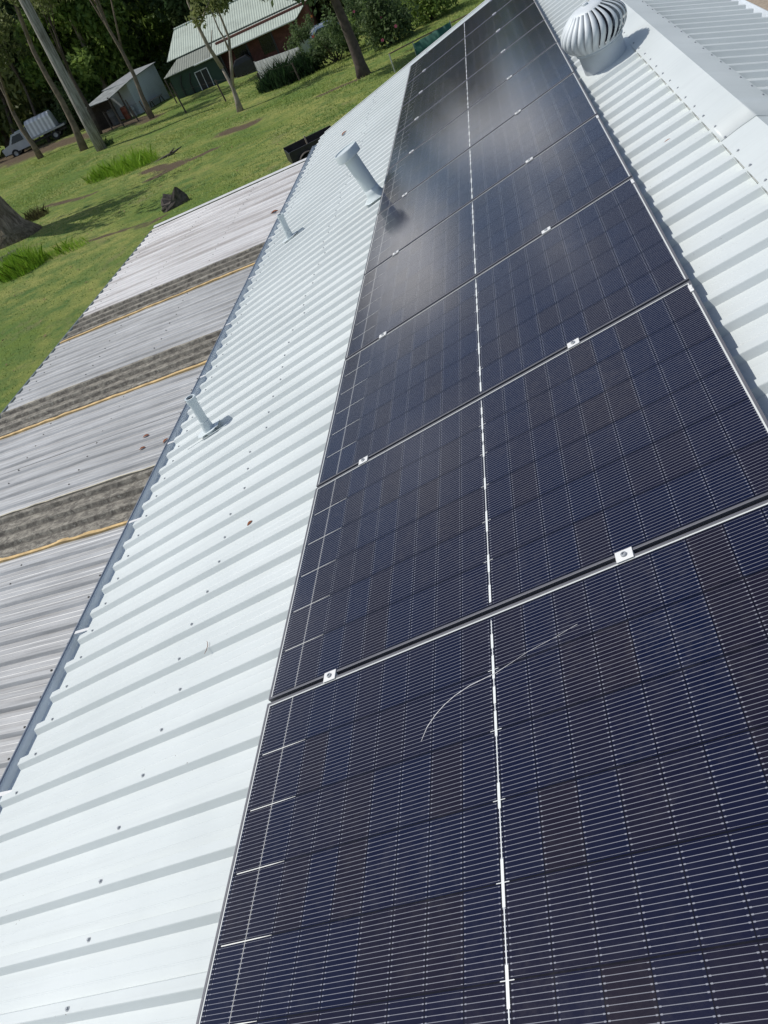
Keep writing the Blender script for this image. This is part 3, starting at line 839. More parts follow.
def tri_mesh(name, V, tone, nper, mat):
    """V (n,nper,3) polygons"""
    n = len(V); me = bpy.data.meshes.new(name)
    me.vertices.add(n*nper); me.vertices.foreach_set('co', V.reshape(-1).astype(np.float32))
    me.loops.add(n*nper); me.loops.foreach_set('vertex_index', np.arange(n*nper, dtype=np.int32))
    me.polygons.add(n); me.polygons.foreach_set('loop_start', (np.arange(n)*nper).astype(np.int32))
    me.update(calc_edges=True)
    at = me.attributes.new('tone', 'FLOAT', 'FACE'); at.data.foreach_set('value', tone.astype(np.float32))
    me.materials.append(mat); return me
def leaves(centres, radii, n, size, aspect=.45, droop=.0, g=None, flatten=1.0, shell=.55):
    g = g or rng
    centres = np.array(centres); radii = np.array(radii)
    w = radii**2; idx = g.choice(len(centres), n, p=w/w.sum())
    d = g.normal(size=(n, 3)); d /= np.linalg.norm(d, axis=1)[:, None]
    r = g.random(n)**shell
    lump = 1+.25*np.sin(d[:,0]*5+idx)+.2*np.sin(d[:,1]*7+idx*2)
    P_ = centres[idx] + d*(radii[idx]*r*lump)[:, None]*np.array([1, 1, flatten])
    a = g.normal(size=(n, 3)); a[:,2] -= droop; a /= np.linalg.norm(a, axis=1)[:, None]
    b_ = np.cross(a, g.normal(size=(n, 3))); b_ /= np.linalg.norm(b_, axis=1)[:, None]
    s = size*g.uniform(.6, 1.4, n)[:, None]
    V = np.stack([P_-a*s, P_+b_*s*aspect, P_+a*s, P_-b_*s*aspect], 1)
    tone = np.clip(.5 + g.normal(size=n)*.22 + .25*np.sin(idx*1.7), 0, 1)
    return V, tone
ML_EUC = leaf_mat('gum_leaves', (.09, .12, .045), (.28, .31, .12))
ML_DARK = leaf_mat('dark_evergreen_leaves', (.045, .085, .032), (.16, .22, .09))
ML_MID = leaf_mat('mid_green_leaves', (.075, .145, .032), (.27, .37, .09))
ML_YEL = leaf_mat('yellow_green_leaves', (.07, .11, .015), (.25, .28, .04))
ML_BAN = leaf_mat('banana_leaves', (.03, .09, .02), (.12, .22, .06))
ML_GR = leaf_mat('grass_blades', (.15, .24, .048), (.41, .46, .13), .3)
ML_TALL = leaf_mat('bright_tall_grass', (.17, .34, .02), (.40, .62, .07), .35)
ML_DGR = leaf_mat('dark_strappy_leaves', (.010, .03, .012), (.04, .085, .03))
def mat_bark(name, a, b_, sc=3.0):
    m, nt, bs = new_mat(name); k = NB(nt); g = k.n('ShaderNodeTexCoord').outputs['Object']
    f = k.noise(k.scale(g, (3.2, 3.2, .7)), sc, 8, .72, .6); f2 = k.noise(g, .9, 4, .6)
    col = k.mix(k.ramp(f, .38, .62), c4(a), c4(b_)); col = k.mix(k.ramp(f2, .5, .72, 0, .6), col, (.12, .12, .06, 1))
    nt.links.new(col, bs.inputs['Base Color']); bs.inputs['Roughness'].default_value = .95
    k.bump(f, 1.0, .09, bs); return m
M_BIGBARK = mat_bark('rough_flaky_bark', (.09, .065, .045), (.34, .27, .20), 2.2)
M_BARK = flat('brown_bark', (.16, .125, .095), .95, 0, .45, 4, .04)
M_BARKG = flat('grey_brown_bark', (.29, .245, .20), .95, 0, .35, 4, .03)
M_BARKD = flat('dark_bark', (.075, .058, .048), .95, 0, .4, 5, .04)

def blades(P_, h, w, g, lean=.35):
    n = len(P_); az = g.uniform(0, 2*np.pi, n); d = np.stack([np.cos(az), np.sin(az), np.zeros(n)], 1)
    hh = h*g.uniform(.5, 1.3, n)[:, None]; ln = lean*g.uniform(.3, 1.2, n)[:, None]
    s = np.stack([-np.sin(az), np.cos(az), np.zeros(n)], 1)*w
    ld = g.normal(size=(n, 3)); ld[:,2] = 0
    tip = P_ + np.array([0,0,1.0])*hh + ld*hh*ln
    mid = P_ + np.array([0,0,.55])*hh + ld*hh*ln*.3
    return np.stack([P_-s, P_+s, mid+s*.7, tip, mid-s*.7], 1)
# lawn grass
N = 230000
x = rng.uniform(-46, 6, N); y = rng.uniform(8, 62, N)
lim = (x > -1.15*y*.75-6) & ((x < -4.9) | (y > 12.4))
nz = .5+.25*np.sin(x*.7+1.3*np.sin(y*.31))+.25*np.sin(y*.9+x*.4)
keep = lim & (rng.random(N) > dirtf(x, y)*1.1) & (rng.random(N) < .35+.65*nz)
x, y, nz = x[keep], y[keep], nz[keep]
Pg = np.stack([x, y, gz(x, y)+.05*np.sin(x*.9+y*.35)*np.sin(y*.7-x*.2)-.01], 1)
dist = np.hypot(x, y)
Vb = blades(Pg, (.035+.055*nz*np.clip((y-20)/18, .1, 1.5))[:, None][:, 0], .012, rng) if False else None
hh = .03+.06*nz*np.clip((dist-18)/18, .15, 1.6)
hh *= np.where(x > -14, 1.0, .75)
def blades_h(P_, harr, w, g, lean):
    n = len(P_); az = g.uniform(0, 2*np.pi, n)
    s = np.stack([-np.sin(az), np.cos(az), np.zeros(n)], 1)*w
    ld = g.normal(size=(n, 3)); ld[:,2] = 0; h_ = (harr*g.uniform(.5, 1.4, n))[:, None]
    tip = P_ + np.array([0,0,1.0])*h_ + ld*h_*lean
    return np.stack([P_-s, P_+s, tip], 1)
Vb = blades_h(Pg, hh, .022, rng, .6)
tone = np.clip(.42+.22*np.sin(x*.5+y*.23)+rng.normal(size=len(x))*.2, 0, 1)
me = tri_mesh('grass', Vb, tone, 3, ML_GR); o = bpy.data.objects.new('grass', me); COL.objects.link(o); tag(o, kind='stuff')

def tall_tuft(px, py, r, h, n, label, mat=ML_TALL, name='grass_tuft', cat='grass tuft', grp='bright tall tufts on the lawn', wide=1.0, w=.012):
    c = G(px, py); g = np.random.default_rng(int(px*7+py))
    a = g.uniform(0, 2*np.pi, n); rr = r*np.sqrt(g.random(n))
    X = rr*np.cos(a)*wide; Y = rr*np.sin(a)
    P_ = np.stack([X, Y, -.05+0*X], 1)
    hs = h*(1.05-.5*(rr/r)**2)
    V = blades(P_, 1.0, w, g, .38)
    V = P_[:, None, :] + (V-P_[:, None, :])*np.array([1,1,1])*hs[:, None, None]
    s = np.stack([-np.sin(a), np.cos(a), 0*a], 1)*w
    V[:,0] = P_-s; V[:,1] = P_+s
    tone = np.clip(.5+g.normal(size=n)*.25, 0, 1)
    me = tri_mesh(name, V, tone, 5, mat); o = bpy.data.objects.new(name, me); COL.objects.link(o)
    o.location = c; tag(o, label, cat, grp); return o
tall_tuft(24, 271, .85, .80, 1500, 'largest bright green grass tuft, at the left edge of the lawn beside the dark rock', wide=1.1)
tall_tuft(60, 254, .75, .42, 900, 'low bright grass tuft on the lawn right of the largest tuft', wide=1.7)
tall_tuft(106, 176, .95, .75, 900, 'bright grass tuft mid-lawn, left one of the pair near the fallen branch', wide=1.2)
tall_tuft(136, 168, 1.15, .85, 1200, 'bright grass tuft mid-lawn, right one of the pair near the fallen branch', wide=1.2)
tall_tuft(107, 146, .6, .5, 500, 'dark green grass tuft at the foot of the grey power pole', ML_DGR)
tall_tuft(36, 218, .7, .5, 700, 'rough brownish grass at the foot of the massive tree trunk', leaf_mat('dry_grass', (.06,.06,.025), (.14,.13,.06)))

# leaf litter
N = 900
x = rng.uniform(-30, -5.2, N); y = rng.uniform(10, 55, N)
Pg = np.stack([x, y, gz(x, y)+.05*np.sin(x*.9+y*.35)*np.sin(y*.7-x*.2)+.035], 1)
V, tone = leaves(Pg, np.full(N, .001), N, .055, .5)
V[:, :, 2] = (V[:, :, 2]-V[:, :, 2].mean(1)[:, None])*.25+V[:, :, 2].mean(1)[:, None]
lm = leaf_mat('fallen_leaves', (.12,.06,.03), (.36,.20,.12), .1)
me = tri_mesh('leaf_litter', V, tone, 4, lm); o = bpy.data.objects.new('leaf_litter', me); COL.objects.link(o); tag(o, kind='stuff')

# ------------------------------------------------------------------ trees
def ZN(): return Vector((0,0,1))
def tree(base, h, r0, lean, crown_z, crown_r, nl, leafm, bark, label, name='gum_tree', cat='tree', grp=None, size=.16, nclump=14, seed=1, limbs=5, branches=None, flat_=.8, trunk_pts=None, crown_c=None):
    g = np.random.default_rng(seed)
    t = empty(name, base); tag(t, label, cat, grp)
    if trunk_pts is None:
        n = 8; trunk_pts = []
        for i in range(n+1):
            s = i/n; trunk_pts.append(Vector((lean[0]*s*h + .12*math.sin(s*5+seed)*r0*4*s, lean[1]*s*h+.1*math.sin(s*4+seed*2)*r0*4*s, s*h-.15)))
        rad = [r0*(1.5 if i == 0 else 1.12 if i == 1 else 1)*(1-.62*i/n) for i in range(n+1)]
    else:
        trunk_pts = [Vector(p) for p in trunk_pts]; n = len(trunk_pts)-1
        rad = [r0*(1.35 if i == 0 else 1)*(1-.6*i/n) for i in range(n+1)]
    mb = MB().tube(trunk_pts, rad, 12)
    top = trunk_pts[-1]
    cs, rs = [], []
    cc = Vector(crown_c) if crown_c else Vector((top.x, top.y, crown_z))
    for i in range(nclump):
        d = Vector(g.normal(size=3)).normalized(); p = cc + Vector((d.x*crown_r, d.y*crown_r, d.z*crown_r*flat_))*g.uniform(.45, .95)
        cs.append(tuple(p)); rs.append(crown_r*g.uniform(.22, .40))
    for i in range(limbs):
        k = g.integers(max(2, n//2), n+1) if n > 2 else n; s_ = trunk_pts[k]; e = Vector(cs[i % len(cs)])
        mid = (s_+e)/2 + Vector((g.normal()*.2, g.normal()*.2, .3))
        mb.tube([s_, mid, e], [rad[k]*.7, rad[k]*.4, rad[k]*.12], 7)
    if branches:
        for pts_, r_a, r_b in branches:
            m_ = len(pts_); mb.tube(pts_, [r_a+(r_b-r_a)*i/(m_-1) for i in range(m_)], 8)
    mb.build('trunk', bark, t, smooth=True)
    V, tone = leaves(cs, rs, nl, size, g=g, droop=.5)
    me = tri_mesh('crown', V, tone, 4, leafm); o = bpy.data.objects.new('crown', me); COL.objects.link(o); o.parent = t
    return t
def up_to(base, px, py):
    """point above/near base, in the upright plane facing the camera, seen at px,py"""
    d = Vector(RW.T @ np.array([(px-384)/F_PX, (py-512)/F_PX, 1.0])); f = Vector((base.x-CAM[0], base.y-CAM[1], 0)).normalized()
    t_ = f.dot(base-Vector(CAM))/f.dot(d); return Vector(CAM)+d*t_-base

# power pole
b = G(102, 150); e = up_to(b, 24, 0); e2 = b + e*1.25
t = empty('power_pole', b); tag(t, 'tall grey weathered wooden power pole standing on the lawn at left', 'pole')
MB().tube([(0,0,-.2)]+[tuple(e*s) for s in (.25,.5,.75,1,1.3)], [.36,.34,.32,.30,.285,.27], 16).build('pole_shaft', M_WOOD, t, smooth=True)
# massive trunk at left edge
b = G(12, 240)
tree(b, 13, 1.1, (-.02, 0), 12, 4.0, 500, ML_EUC, M_BIGBARK, 'massive rough-barked tree trunk cut by the left edge of the photo', 'gum_tree', size=.2, seed=5,
     trunk_pts=[(0,0,-.2), (-.05,0,.4), (-.12,0,1.0), (-.25,0,2.0), (-.7,.1,4), (-1.4,.3,8), (-1.9,.3,12)])
# lean trunks at left
specs = [((152,118),(97,0),.17,M_BARK,'thin straight brown trunk beside the open shed',11),
         ((84,150),(20,18),.24,M_BARK,'leaning brown trunk just left of the grey power pole',12),
         ((100,134),(52,30),.16,M_BARKD,'thin dark trunk directly behind the grey power pole',13),
         ((41,158),(-6,78),.22,M_BARK,'brown trunk leaning in front of the parked truck, lower left one',14),
         ((50,142),(14,70),.15,M_BARKD,'slim dark trunk in front of the tray of the parked truck',15),
         ((22,150),(-14,60),.22,M_BARKD,'dark trunk left of the parked truck cab',16)]
for (bp_, tp, r_, bk, lab, sd) in specs:
    b = G(*bp_); e = up_to(b, *tp); e = e*1.15; L_ = e.length
    n = 6; tp_ = [(0,0,-.2)]+[tuple(e*(i/n) + Vector((.12*math.sin(i*1.3+sd), .12*math.cos(i*1.1+sd), 0))) for i in range(1, n+1)]
    tree(b, L_, r_, (0,0), e.z+1.5, 2.6, 2600, ML_EUC, bk, lab, 'gum_tree', grp='trees along the left edge of the lawn', size=.15, seed=sd, trunk_pts=tp_, nclump=12, flat_=.8)
# forked tree before the green-roofed house
b = G(240, 111); pp = lambda px, py: tuple(up_to(b, px, py))
q0 = pp(233, 88); q1 = pp(222, 68)
tree(b, 5, .17, (0,0), 6.6, 1.7, 1700, ML_EUC, M_BARKG, 'slender forked grey tree in front of the green-roofed house', 'gum_tree', size=.13, seed=21,
     trunk_pts=[(0,0,-.15), pp(237,100), q0, q1], limbs=0, nclump=12, crown_c=pp(206, -12),
     branches=[([q1, pp(208,46), pp(199,28), pp(188,2), pp(184,-15)], .12, .05), ([q0, pp(231,62), pp(229,38), pp(222,20), pp(214,0)], .10, .04), ([pp(229,50), pp(224,38), pp(219,30), pp(210,8)], .06, .03), ([q1, pp(211,52), pp(212,30)], .06, .02), ([pp(199,28), pp(205,12), pp(212,-6)], .06, .03)])
g_ = np.random.default_rng(5); ch = [c for c in bpy.data.objects if c.name.startswith('crown')][-1]
# dark leaning trunk at right
b = G(364, 76); pp = lambda px, py: tuple(up_to(b, px, py))
tree(b, 9, .30, (0,0), 9, 3.2, 4200, ML_DARK, M_BARKD, 'dark thick leaning trunk at the lawn edge behind the roof corner', 'gum_tree', size=.16, seed=22,
     trunk_pts=[(0,0,-.2), pp(360,64), pp(353,44), pp(344,22), pp(335,0), pp(326,-22), pp(318,-45)], crown_c=pp(305, -75), limbs=4)

# woodland behind
kinds = [('tall dark gum tree', ML_EUC, M_BARK), ('dense dark evergreen tree', ML_DARK, M_BARKD), ('leafy mid-green tree', ML_MID, M_BARKG)]
protos = []
for i, (nm, lm_, bk) in enumerate(kinds):
    tr = tree((0,-500-i*30,-60), 9+i, .28, (.03*i, .02), 9.0, 4.6, 11000, lm_, bk, 'x', 'woodland_tree', size=.26, nclump=26, seed=40+i, limbs=7, flat_=1.05)
    # lower skirt of leaves so that the crown comes close to the ground
    g = np.random.default_rng(60+i); cs = [(g.normal()*2.2, g.normal()*2.2, g.uniform(1.2, 6)) for _ in range(16)]
    V, tone = leaves(cs, [g.uniform(.9, 1.7) for _ in range(16)], 5000, .24, g=g, droop=.4)
    me = tri_mesh('understorey', V, tone, 4, lm_); o = bpy.data.objects.new('lower_foliage', me); COL.objects.link(o); o.parent = tr
    protos.append(tr)
used = [False]*3
tspots = [(-8,118,0,1.0),(18,112,1,.9),(40,104,2,.8),(62,100,1,.9),(84,94,0,1.0),(104,88,2,.8),(122,84,0,.9),(146,72,2,.9),(166,60,2,.8),(-30,120,0,1.1),
          (60,60,0,1.2),(20,80,1,1.2),(100,52,0,1.2),(134,46,2,1.1),(160,34,0,1.1),(195,26,1,1.0),(225,10,2,1.0),(255,-2,1,1.0),(290,6,2,.85),(318,0,1,.9),
          (345,-4,0,.9),(372,-6,2,.8),(400,-14,1,.9),(430,-22,2,.9),(465,-34,0,.9),(505,-50,1,.9),(545,-66,2,.9),(590,-90,0,1.0)]
wl = ['at the far left edge','behind the parked truck','above the white truck cover','behind the power pole top','between pole and shed','left of the open shed','behind the open shed','right behind the grey shed wall','by the left end of the green roof','outside the left edge',
      'high at upper left','in the dark of the upper left corner','above the shed, higher up','behind the street light','above the street light','behind the forked tree','left beyond the house ridge','over the house ridge','at the right end of the green roof','behind the silver car',
      'behind the dark leaning trunk','behind the pink flowering shrubs','above the green tarpaulin','over the wire fence rail','beyond the far end of the panels','right beyond the farthest panel','beyond the roof ridge end','beyond the right slope of the roof']
for j, (px, py, kd, sc_) in enumerate(tspots):
    # distance rule: stand them 85-130 m out along that line of sight
    d = Vector(RW.T @ np.array([(px-384)/F_PX, (py-512)/F_PX, 1.0])); d.z = 0; d.normalize()
    D = 84 + 9*((j*37) % 5) - (10 if px > 300 else 0) + (6 if px < 60 else 0)
    if j in (10,11,12,13,14): D += 18
    x_, y_ = CAM[0]+d.x*D, CAM[1]+d.y*D
    tr = protos[kd] if not used[kd] else copy_tree(protos[kd]); used[kd] = True
    tr.location = (x_, y_, float(gz(x_, y_))-.2); az_ = math.degrees(math.atan2(d.x, d.y)); s_ = (1.12 if -24 < az_ < -7 else 1.35)*sc_*random.uniform(.95, 1.15); tr.scale = (s_*1.05, s_*1.05, s_*1.12); tr.rotation_euler = (0,0,random.uniform(0, 6.28))
    tag(tr, kinds[kd][0]+' of the woodland, '+wl[j], 'tree', 'woodland trees beyond the houses')
# far wood as one mass
g = np.random.default_rng(90); cs, rs = [], []
for i in range(260):
    a = R(-60)+g.random()*R(95); D = 128+g.random()*34
    x_ = CAM[0]+math.sin(a)*D; y_ = CAM[1]+math.cos(a)*D
    for zz in ((1.5, 6, 10.5, 15, 17.5) if -26 < math.degrees(a) < -5 else (1.5, 6, 10.5, 15, 19)): cs.append((x_+g.normal()*2, y_+g.normal()*2, float(gz(x_, y_))+zz+g.normal())); rs.append(g.uniform(3.2, 4.8))
V, tone = leaves(cs, rs, 110000, .6, g=g)
me = tri_mesh('distant_woodland', V, tone, 4, ML_DARK); o = bpy.data.objects.new('distant_woodland', me); COL.objects.link(o); tag(o, kind='stuff')

def bush(px, py, r, h, n, mat, label, size=.1, flowers=None, grp=None, name='shrub', up=0, wide=1.0):
    b = G(px, py); sd = int(px*3+py*5) % 1000; g = np.random.default_rng(sd)
    t = empty(name, b); tag(t, label, 'shrub', grp)
    cs = [(g.normal()*r*.45*wide, g.normal()*r*.45, h*g.uniform(.2, .85)) for _ in range(14)]; rs = [r*g.uniform(.25, .45) for _ in range(14)]
    V, tone = leaves(cs, rs, n, size, g=g, flatten=min(1.2, h/r)); V[:,:,2] = np.maximum(V[:,:,2], .02)
    o = bpy.data.objects.new('foliage', tri_mesh('foliage', V, tone, 4, mat)); COL.objects.link(o); o.parent = t
    mb = MB()
    for c_ in cs[:6]: mb.tube([(0,0,-.1), (c_[0]*.5, c_[1]*.5, c_[2]*.6), c_], [.05,.035,.01], 6)
    mb.build('stem', M_BARKD, t, smooth=True)
    if flowers:
        cnt, col = flowers; cf = flat('petal_%d' % int(col[0]*1000+col[2]*10), col, .6, 0, .1)
        for q in range(cnt):
            c_ = np.array(cs[q % 14]); toward = np.array([CAM[0]-b.x, CAM[1]-b.y, CAM[2]-b.z]); toward /= np.linalg.norm(toward)
            p = c_ + toward*rs[q % 14]*1.05 + g.normal(size=3)*.18
            f_ = MB()
            for s_ in range(5):
                a = s_*1.257; d1 = Vector((math.cos(a), math.sin(a), .25))*.085; d2 = Vector((math.cos(a+.5), math.sin(a+.5), .1))*.075; d3 = Vector((math.cos(a-.5), math.sin(a-.5), .1))*.075
                f_.add([(0,0,0), d3, d1, d2], [(0,1,2,3)])
            fo = f_.build('flower', cf, t); fo.location = p; fo.rotation_euler = Vector(toward).to_track_quat('Z','Y').to_euler()
    return t
BG = 'garden shrubs beyond the lawn'
PINK = (.62, .12, .22)
bush(392, 44, 2.1, 2.5, 5200, ML_DARK, 'dark shrub dotted with pink flowers, right of the dark leaning trunk', .11, (7, PINK), BG)
bush(372, 30, 2.0, 3.0, 4200, ML_DARK, 'tall dark shrub with a few pink flowers immediately right of the leaning trunk', .11, (4, PINK), BG)
bush(432, 20, 2.3, 3.0, 5600, ML_MID, 'brighter green shrub above the green tarpaulin', .11, None, BG)
bush(470, -6, 2.2, 3.0, 4600, ML_DARK, 'dark shrub with reddish flowers beyond the farthest panel', .11, (4, (.45,.06,.12)), BG)
bush(416, -6, 2.4, 3.4, 4600, ML_YEL, 'yellow-green shrub rising behind the pink flowering ones', .11, None, BG)
bush(338, 62, 1.5, 1.9, 3600, ML_DARK, 'dark rounded shrub left of the leaning trunk, in front of the silver car', .10, (3, (.65,.12,.08)), BG)
bush(352, 52, 1.1, 1.5, 2200, ML_MID, 'small mid-green shrub at the foot of the leaning trunk', .10, None, BG)
bush(312, 56, 1.3, 2.4, 3000, ML_DARK, 'dark shrub with orange flowers beside the verandah corner', .10, (3, (.7,.22,.05)), BG)
bush(300, 40, 1.2, 2.4, 2400, ML_EUC, 'brownish shrub in front of the brick verandah', .10, None, BG)
bush(345, 15, 1.3, 3.6, 2600, ML_YEL, 'yellowish tall shrub behind the silver car', .10, None, BG)
bush(322, 2, 1.6, 3.4, 3000, ML_DARK, 'dark shrub with purple flowers at the right end of the green roof', .10, (5, (.30,.22,.55)), BG)
bush(140, 92, 2.4, 3.4, 5000, ML_MID, 'leafy green shrub behind the open shed roof', .14, None, BG)
bush(160, 78, 2.4, 3.2, 5000, ML_MID, 'leafy green shrub between grey shed and green roof', .14, None, BG)
bush(112, 96, 2.2, 3.6, 4200, ML_YEL, 'yellow-green shrub left of the open shed', .14, None, BG)
bush(80, 128, 2.6, 3.2, 4600, ML_DARK, 'dark undergrowth shrub left of the open shed behind the pole', .15, None, BG)
bush(64, 118, 2.4, 4.0, 4200, ML_DARK, 'dark shrub behind the truck tray', .15, None, BG)
bush(6, 128, 3.0, 4.2, 4600, ML_DARK, 'dark shrub behind the truck cab at the left edge', .15, None, BG)
bush(196, 60, 1.2, 1.6, 10, ML_MID, 'few sprigs at the house corner', .1, None, BG) if False else None
bush(62, 92, 3.2, 7.5, 7000, ML_EUC, 'olive-green tall thicket behind the white truck cover', .20, None, BG)
bush(92, 84, 3.0, 7.0, 7000, ML_YEL, 'yellow-green tall thicket behind the power pole', .20, None, BG)
bush(118, 74, 3.2, 7.0, 8000, ML_MID, 'bright leafy thicket above the open shed roof', .20, None, BG)
bush(150, 62, 3.4, 7.5, 8000, ML_MID, 'bright leafy thicket around the thin street lamp', .20, None, BG)
bush(-4, 98, 3.4, 7.5, 7000, ML_EUC, 'olive-green thicket at the left edge behind the truck cab', .20, None, BG)
bush(34, 100, 3.0, 6.5, 7000, ML_EUC, 'olive-green thicket behind the banana plant', .20, None, BG)
tall_tuft(282, 85, 1.15, 1.25, 1500, 'large dark strappy plant in front of the low white wall, left one', ML_DGR, 'strappy_plant', 'plant', 'dark strappy plants by the white wall', 1.3, .02)
tall_tuft(303, 76, 1.0, 1.2, 1300, 'large dark strappy plant in front of the low white wall, right one', ML_DGR, 'strappy_plant', 'plant', 'dark strappy plants by the white wall', 1.3, .02)
# banana plant
b = G(22, 118); t = empty('banana_plant', b); tag(t, 'banana plant with broad pale green leaves behind the parked truck', 'plant')
MB().tube([(0,0,-.1),(0,0,1.5),(.1,0,3)], [.18,.15,.09], 10).build('stem', flat('banana_stem', (.12,.14,.05), .8), t, smooth=True)
for k in range(9):
    a = k*.7; d = Vector((math.cos(a), math.sin(a), 0)); sd = Vector((-d.y, d.x, 0)); mb = MB()
    for i in range(8):
        s = i/7; c_ = d*(2.6*s) + Vector((0,0,3+1.7*math.sin(s*2.2))); w = .38*math.sin(math.pi*min(.97, s*.9+.08))
        mb.v += [tuple(c_-sd*w+Vector((0,0,.12))), tuple(c_), tuple(c_+sd*w+Vector((0,0,.12)))]
        if i:
            for q in range(2): mb.f.append((3*i-3+q, 3*i+q, 3*i+1+q, 3*i-2+q))
    o = mb.build('leaf', flat('banana_leaf', (.07,.16,.045), .5, 0, .3, 3), t, smooth=True); so = o.modifiers.new('t','SOLIDIFY'); so.thickness = .004

# ------------------------------------------------------------------ neighbour's house
def mat_lines(name, a, b_, freq, axis='X', rough=.6, metal=0):
    m, nt, bs = new_mat(name); k = NB(nt); g = k.n('ShaderNodeTexCoord').outputs['Object']
    sx = k.n('ShaderNodeSeparateXYZ'); nt.links.new(g, sx.inputs[0])
    f_ = k.m('ADD', k.m('MULTIPLY', k.m('SINE', k.m('MULTIPLY', sx.outputs[axis], freq)), .5), .5)
    col = k.mix(f_, c4(a), c4(b_)); col = k.mix(k.ramp(k.noise(g, .8, 6, .65), .45, .7, 0, .45), col, c4(tuple(c*.6 for c in a)))
    nt.links.new(col, bs.inputs['Base Color']); bs.inputs['Roughness'].default_value = rough; bs.inputs['Metallic'].default_value = metal
    k.bump(f_, .8, .03, bs); return m
A = G(171, 103); e1 = Vector((math.cos(R(7)), math.sin(R(7)), 0))
nh = empty('neighbour_house', (A.x, A.y, A.z), (0, 0, R(7))); tag(nh, "neighbour's house with a pale green ribbed roof and green and red walls", 'house')
M_GRN = mat_lines('pale_green_roof', (.40,.46,.40), (.47,.535,.47), 31)
M_OLDR = mat_lines('old_grey_roof', (.20,.22,.19), (.26,.28,.24), 31)
def slab(name, pts, th, mat, lab=None, par=nh):
    up = (Vector(pts[1])-Vector(pts[0])).cross(Vector(pts[2])-Vector(pts[0])).normalized()*th
    if up.z < 0: up = -up
    o = MB().hexa([Vector(p)-up for p in pts]+[Vector(p) for p in pts]).build(name, mat, par)
    if lab: o['label'] = lab
    return o
HW = 12.9
slab('roof', [(.35,-.1,1.68),(4.45,-.1,1.68),(4.45,2.6,2.42),(1.55,2.6,2.42)], .05, M_OLDR, 'old grey section of the lower roof')
slab('roof', [(4.455,-.1,1.685),(HW-1.2,-.1,1.685),(HW,2.6,2.42),(4.455,2.6,2.42)], .05, M_GRN, 'pale green verandah section of the roof')
rf = slab('roof', [(.6,2.3,2.46),(HW+.3,2.3,2.46),(HW+.3,6.6,4.05),(1.3,6.6,4.05)], .05, M_GRN, 'pale green main roof slope')
MB().add([(1.3,6.6,4.05),(HW+.3,6.6,4.05),(HW+.3,11,2.5),(.6,11,2.5)], [(0,1,2,3)]).build('roof', M_GRN, nh)
MB().tube([(1.3,6.6,4.07),(HW+.3,6.6,4.07)], .09, 8).build('ridge_cap', M_GRN, rf)
M_GW = flat('dark_green_cladding', (.030,.060,.040), .7, 0, .12, 2); M_RW = flat('red_brown_brick', (.16,.065,.050), .9, 0, .3, 4)
wl_ = MB().box((.7,.25,-.9), (4.9,2.4,1.66)).build('wall', M_GW, nh); wl_['label'] = 'dark green wall'
w2 = MB().box((4.9,1.6,-1.0), (HW-.2,10.8,2.3)).build('wall', M_RW, nh); w2['label'] = 'red-brown wall under the verandah'
MB().box((1.7,2.45,-1.0), (4.85,10.8,2.35)).build('wall', M_GW, nh)
dr = MB().box((2.75,.20,-.35), (3.75,.25,1.15)).build('door', flat('dark_opening', (.008,.010,.012), .4), nh)
fr = MB(); fr.box((2.70,.17,-.35),(2.76,.20,1.2)).box((3.74,.17,-.35),(3.80,.20,1.2)).box((2.70,.17,1.14),(3.80,.20,1.2)).box((3.22,.17,-.35),(3.26,.20,1.14)); fr.build('frame', flat('white_trim', (.6,.62,.62), .5), dr)
for x_ in (5.1, 7.3, 9.4, 11.4): MB().box((x_,.1,-1.1), (x_+.12,.22,1.66)).build('post', M_BLACK, nh)
for x_ in (6.0, 8.2): MB().box((x_,1.56,.2), (x_+1.1,1.598,1.4)).build('window', flat('dark_window', (.012,.014,.016), .15), nh)
for x_, z_ in ((1.35,.8),(2.1,.7)): MB().tube([(x_,.2,-.6),(x_,.12,z_),(x_+.3,.1,z_+.6)], .05, 6).build('pipe', M_BLACK, nh)
MB().box((.2,-.75,-.42), (11.5,.2,-.22)).build('slab', flat('pale_concrete', (.42,.41,.38), .9, 0, .12, 3), nh)
MB().tube([(3.0,-.14,1.64),(HW-1.3,-.14,1.64)], .06, 8).build('gutter', flat('white_gutter', (.55,.58,.55), .5), nh)
# black wrapped thing by the verandah
b = G(247, 74); t = empty('covered_barbecue', b, (0,0,R(10))); tag(t, 'black covered barbecue beside the verandah of the neighbour house', 'barbecue')
mb = MB().add([(-.85,-.35,.1),(.85,-.35,.1),(.85,.35,.1),(-.85,.35,.1),(-.80,-.33,.8),(.80,-.33,.85),(.80,.33,.85),(-.80,.33,.8),(-.45,-.28,1.15),(.5,-.28,1.2),(.5,.28,1.2),(-.45,.28,1.15)],
              [(0,1,5,4),(1,2,6,5),(2,3,7,6),(3,0,4,7),(4,5,9,8),(5,6,10,9),(6,7,11,10),(7,4,8,11),(8,9,10,11)])
o = mb.build('cover', flat('black_vinyl', (.012,.012,.014), .35, 0, .3, 5, .03), t, bevel=.05)
for x_ in (-.7,.7): MB().tube([(x_,-.3,.0),(x_,-.3,.15)], .06, 8).build('leg', M_BLACK, t)
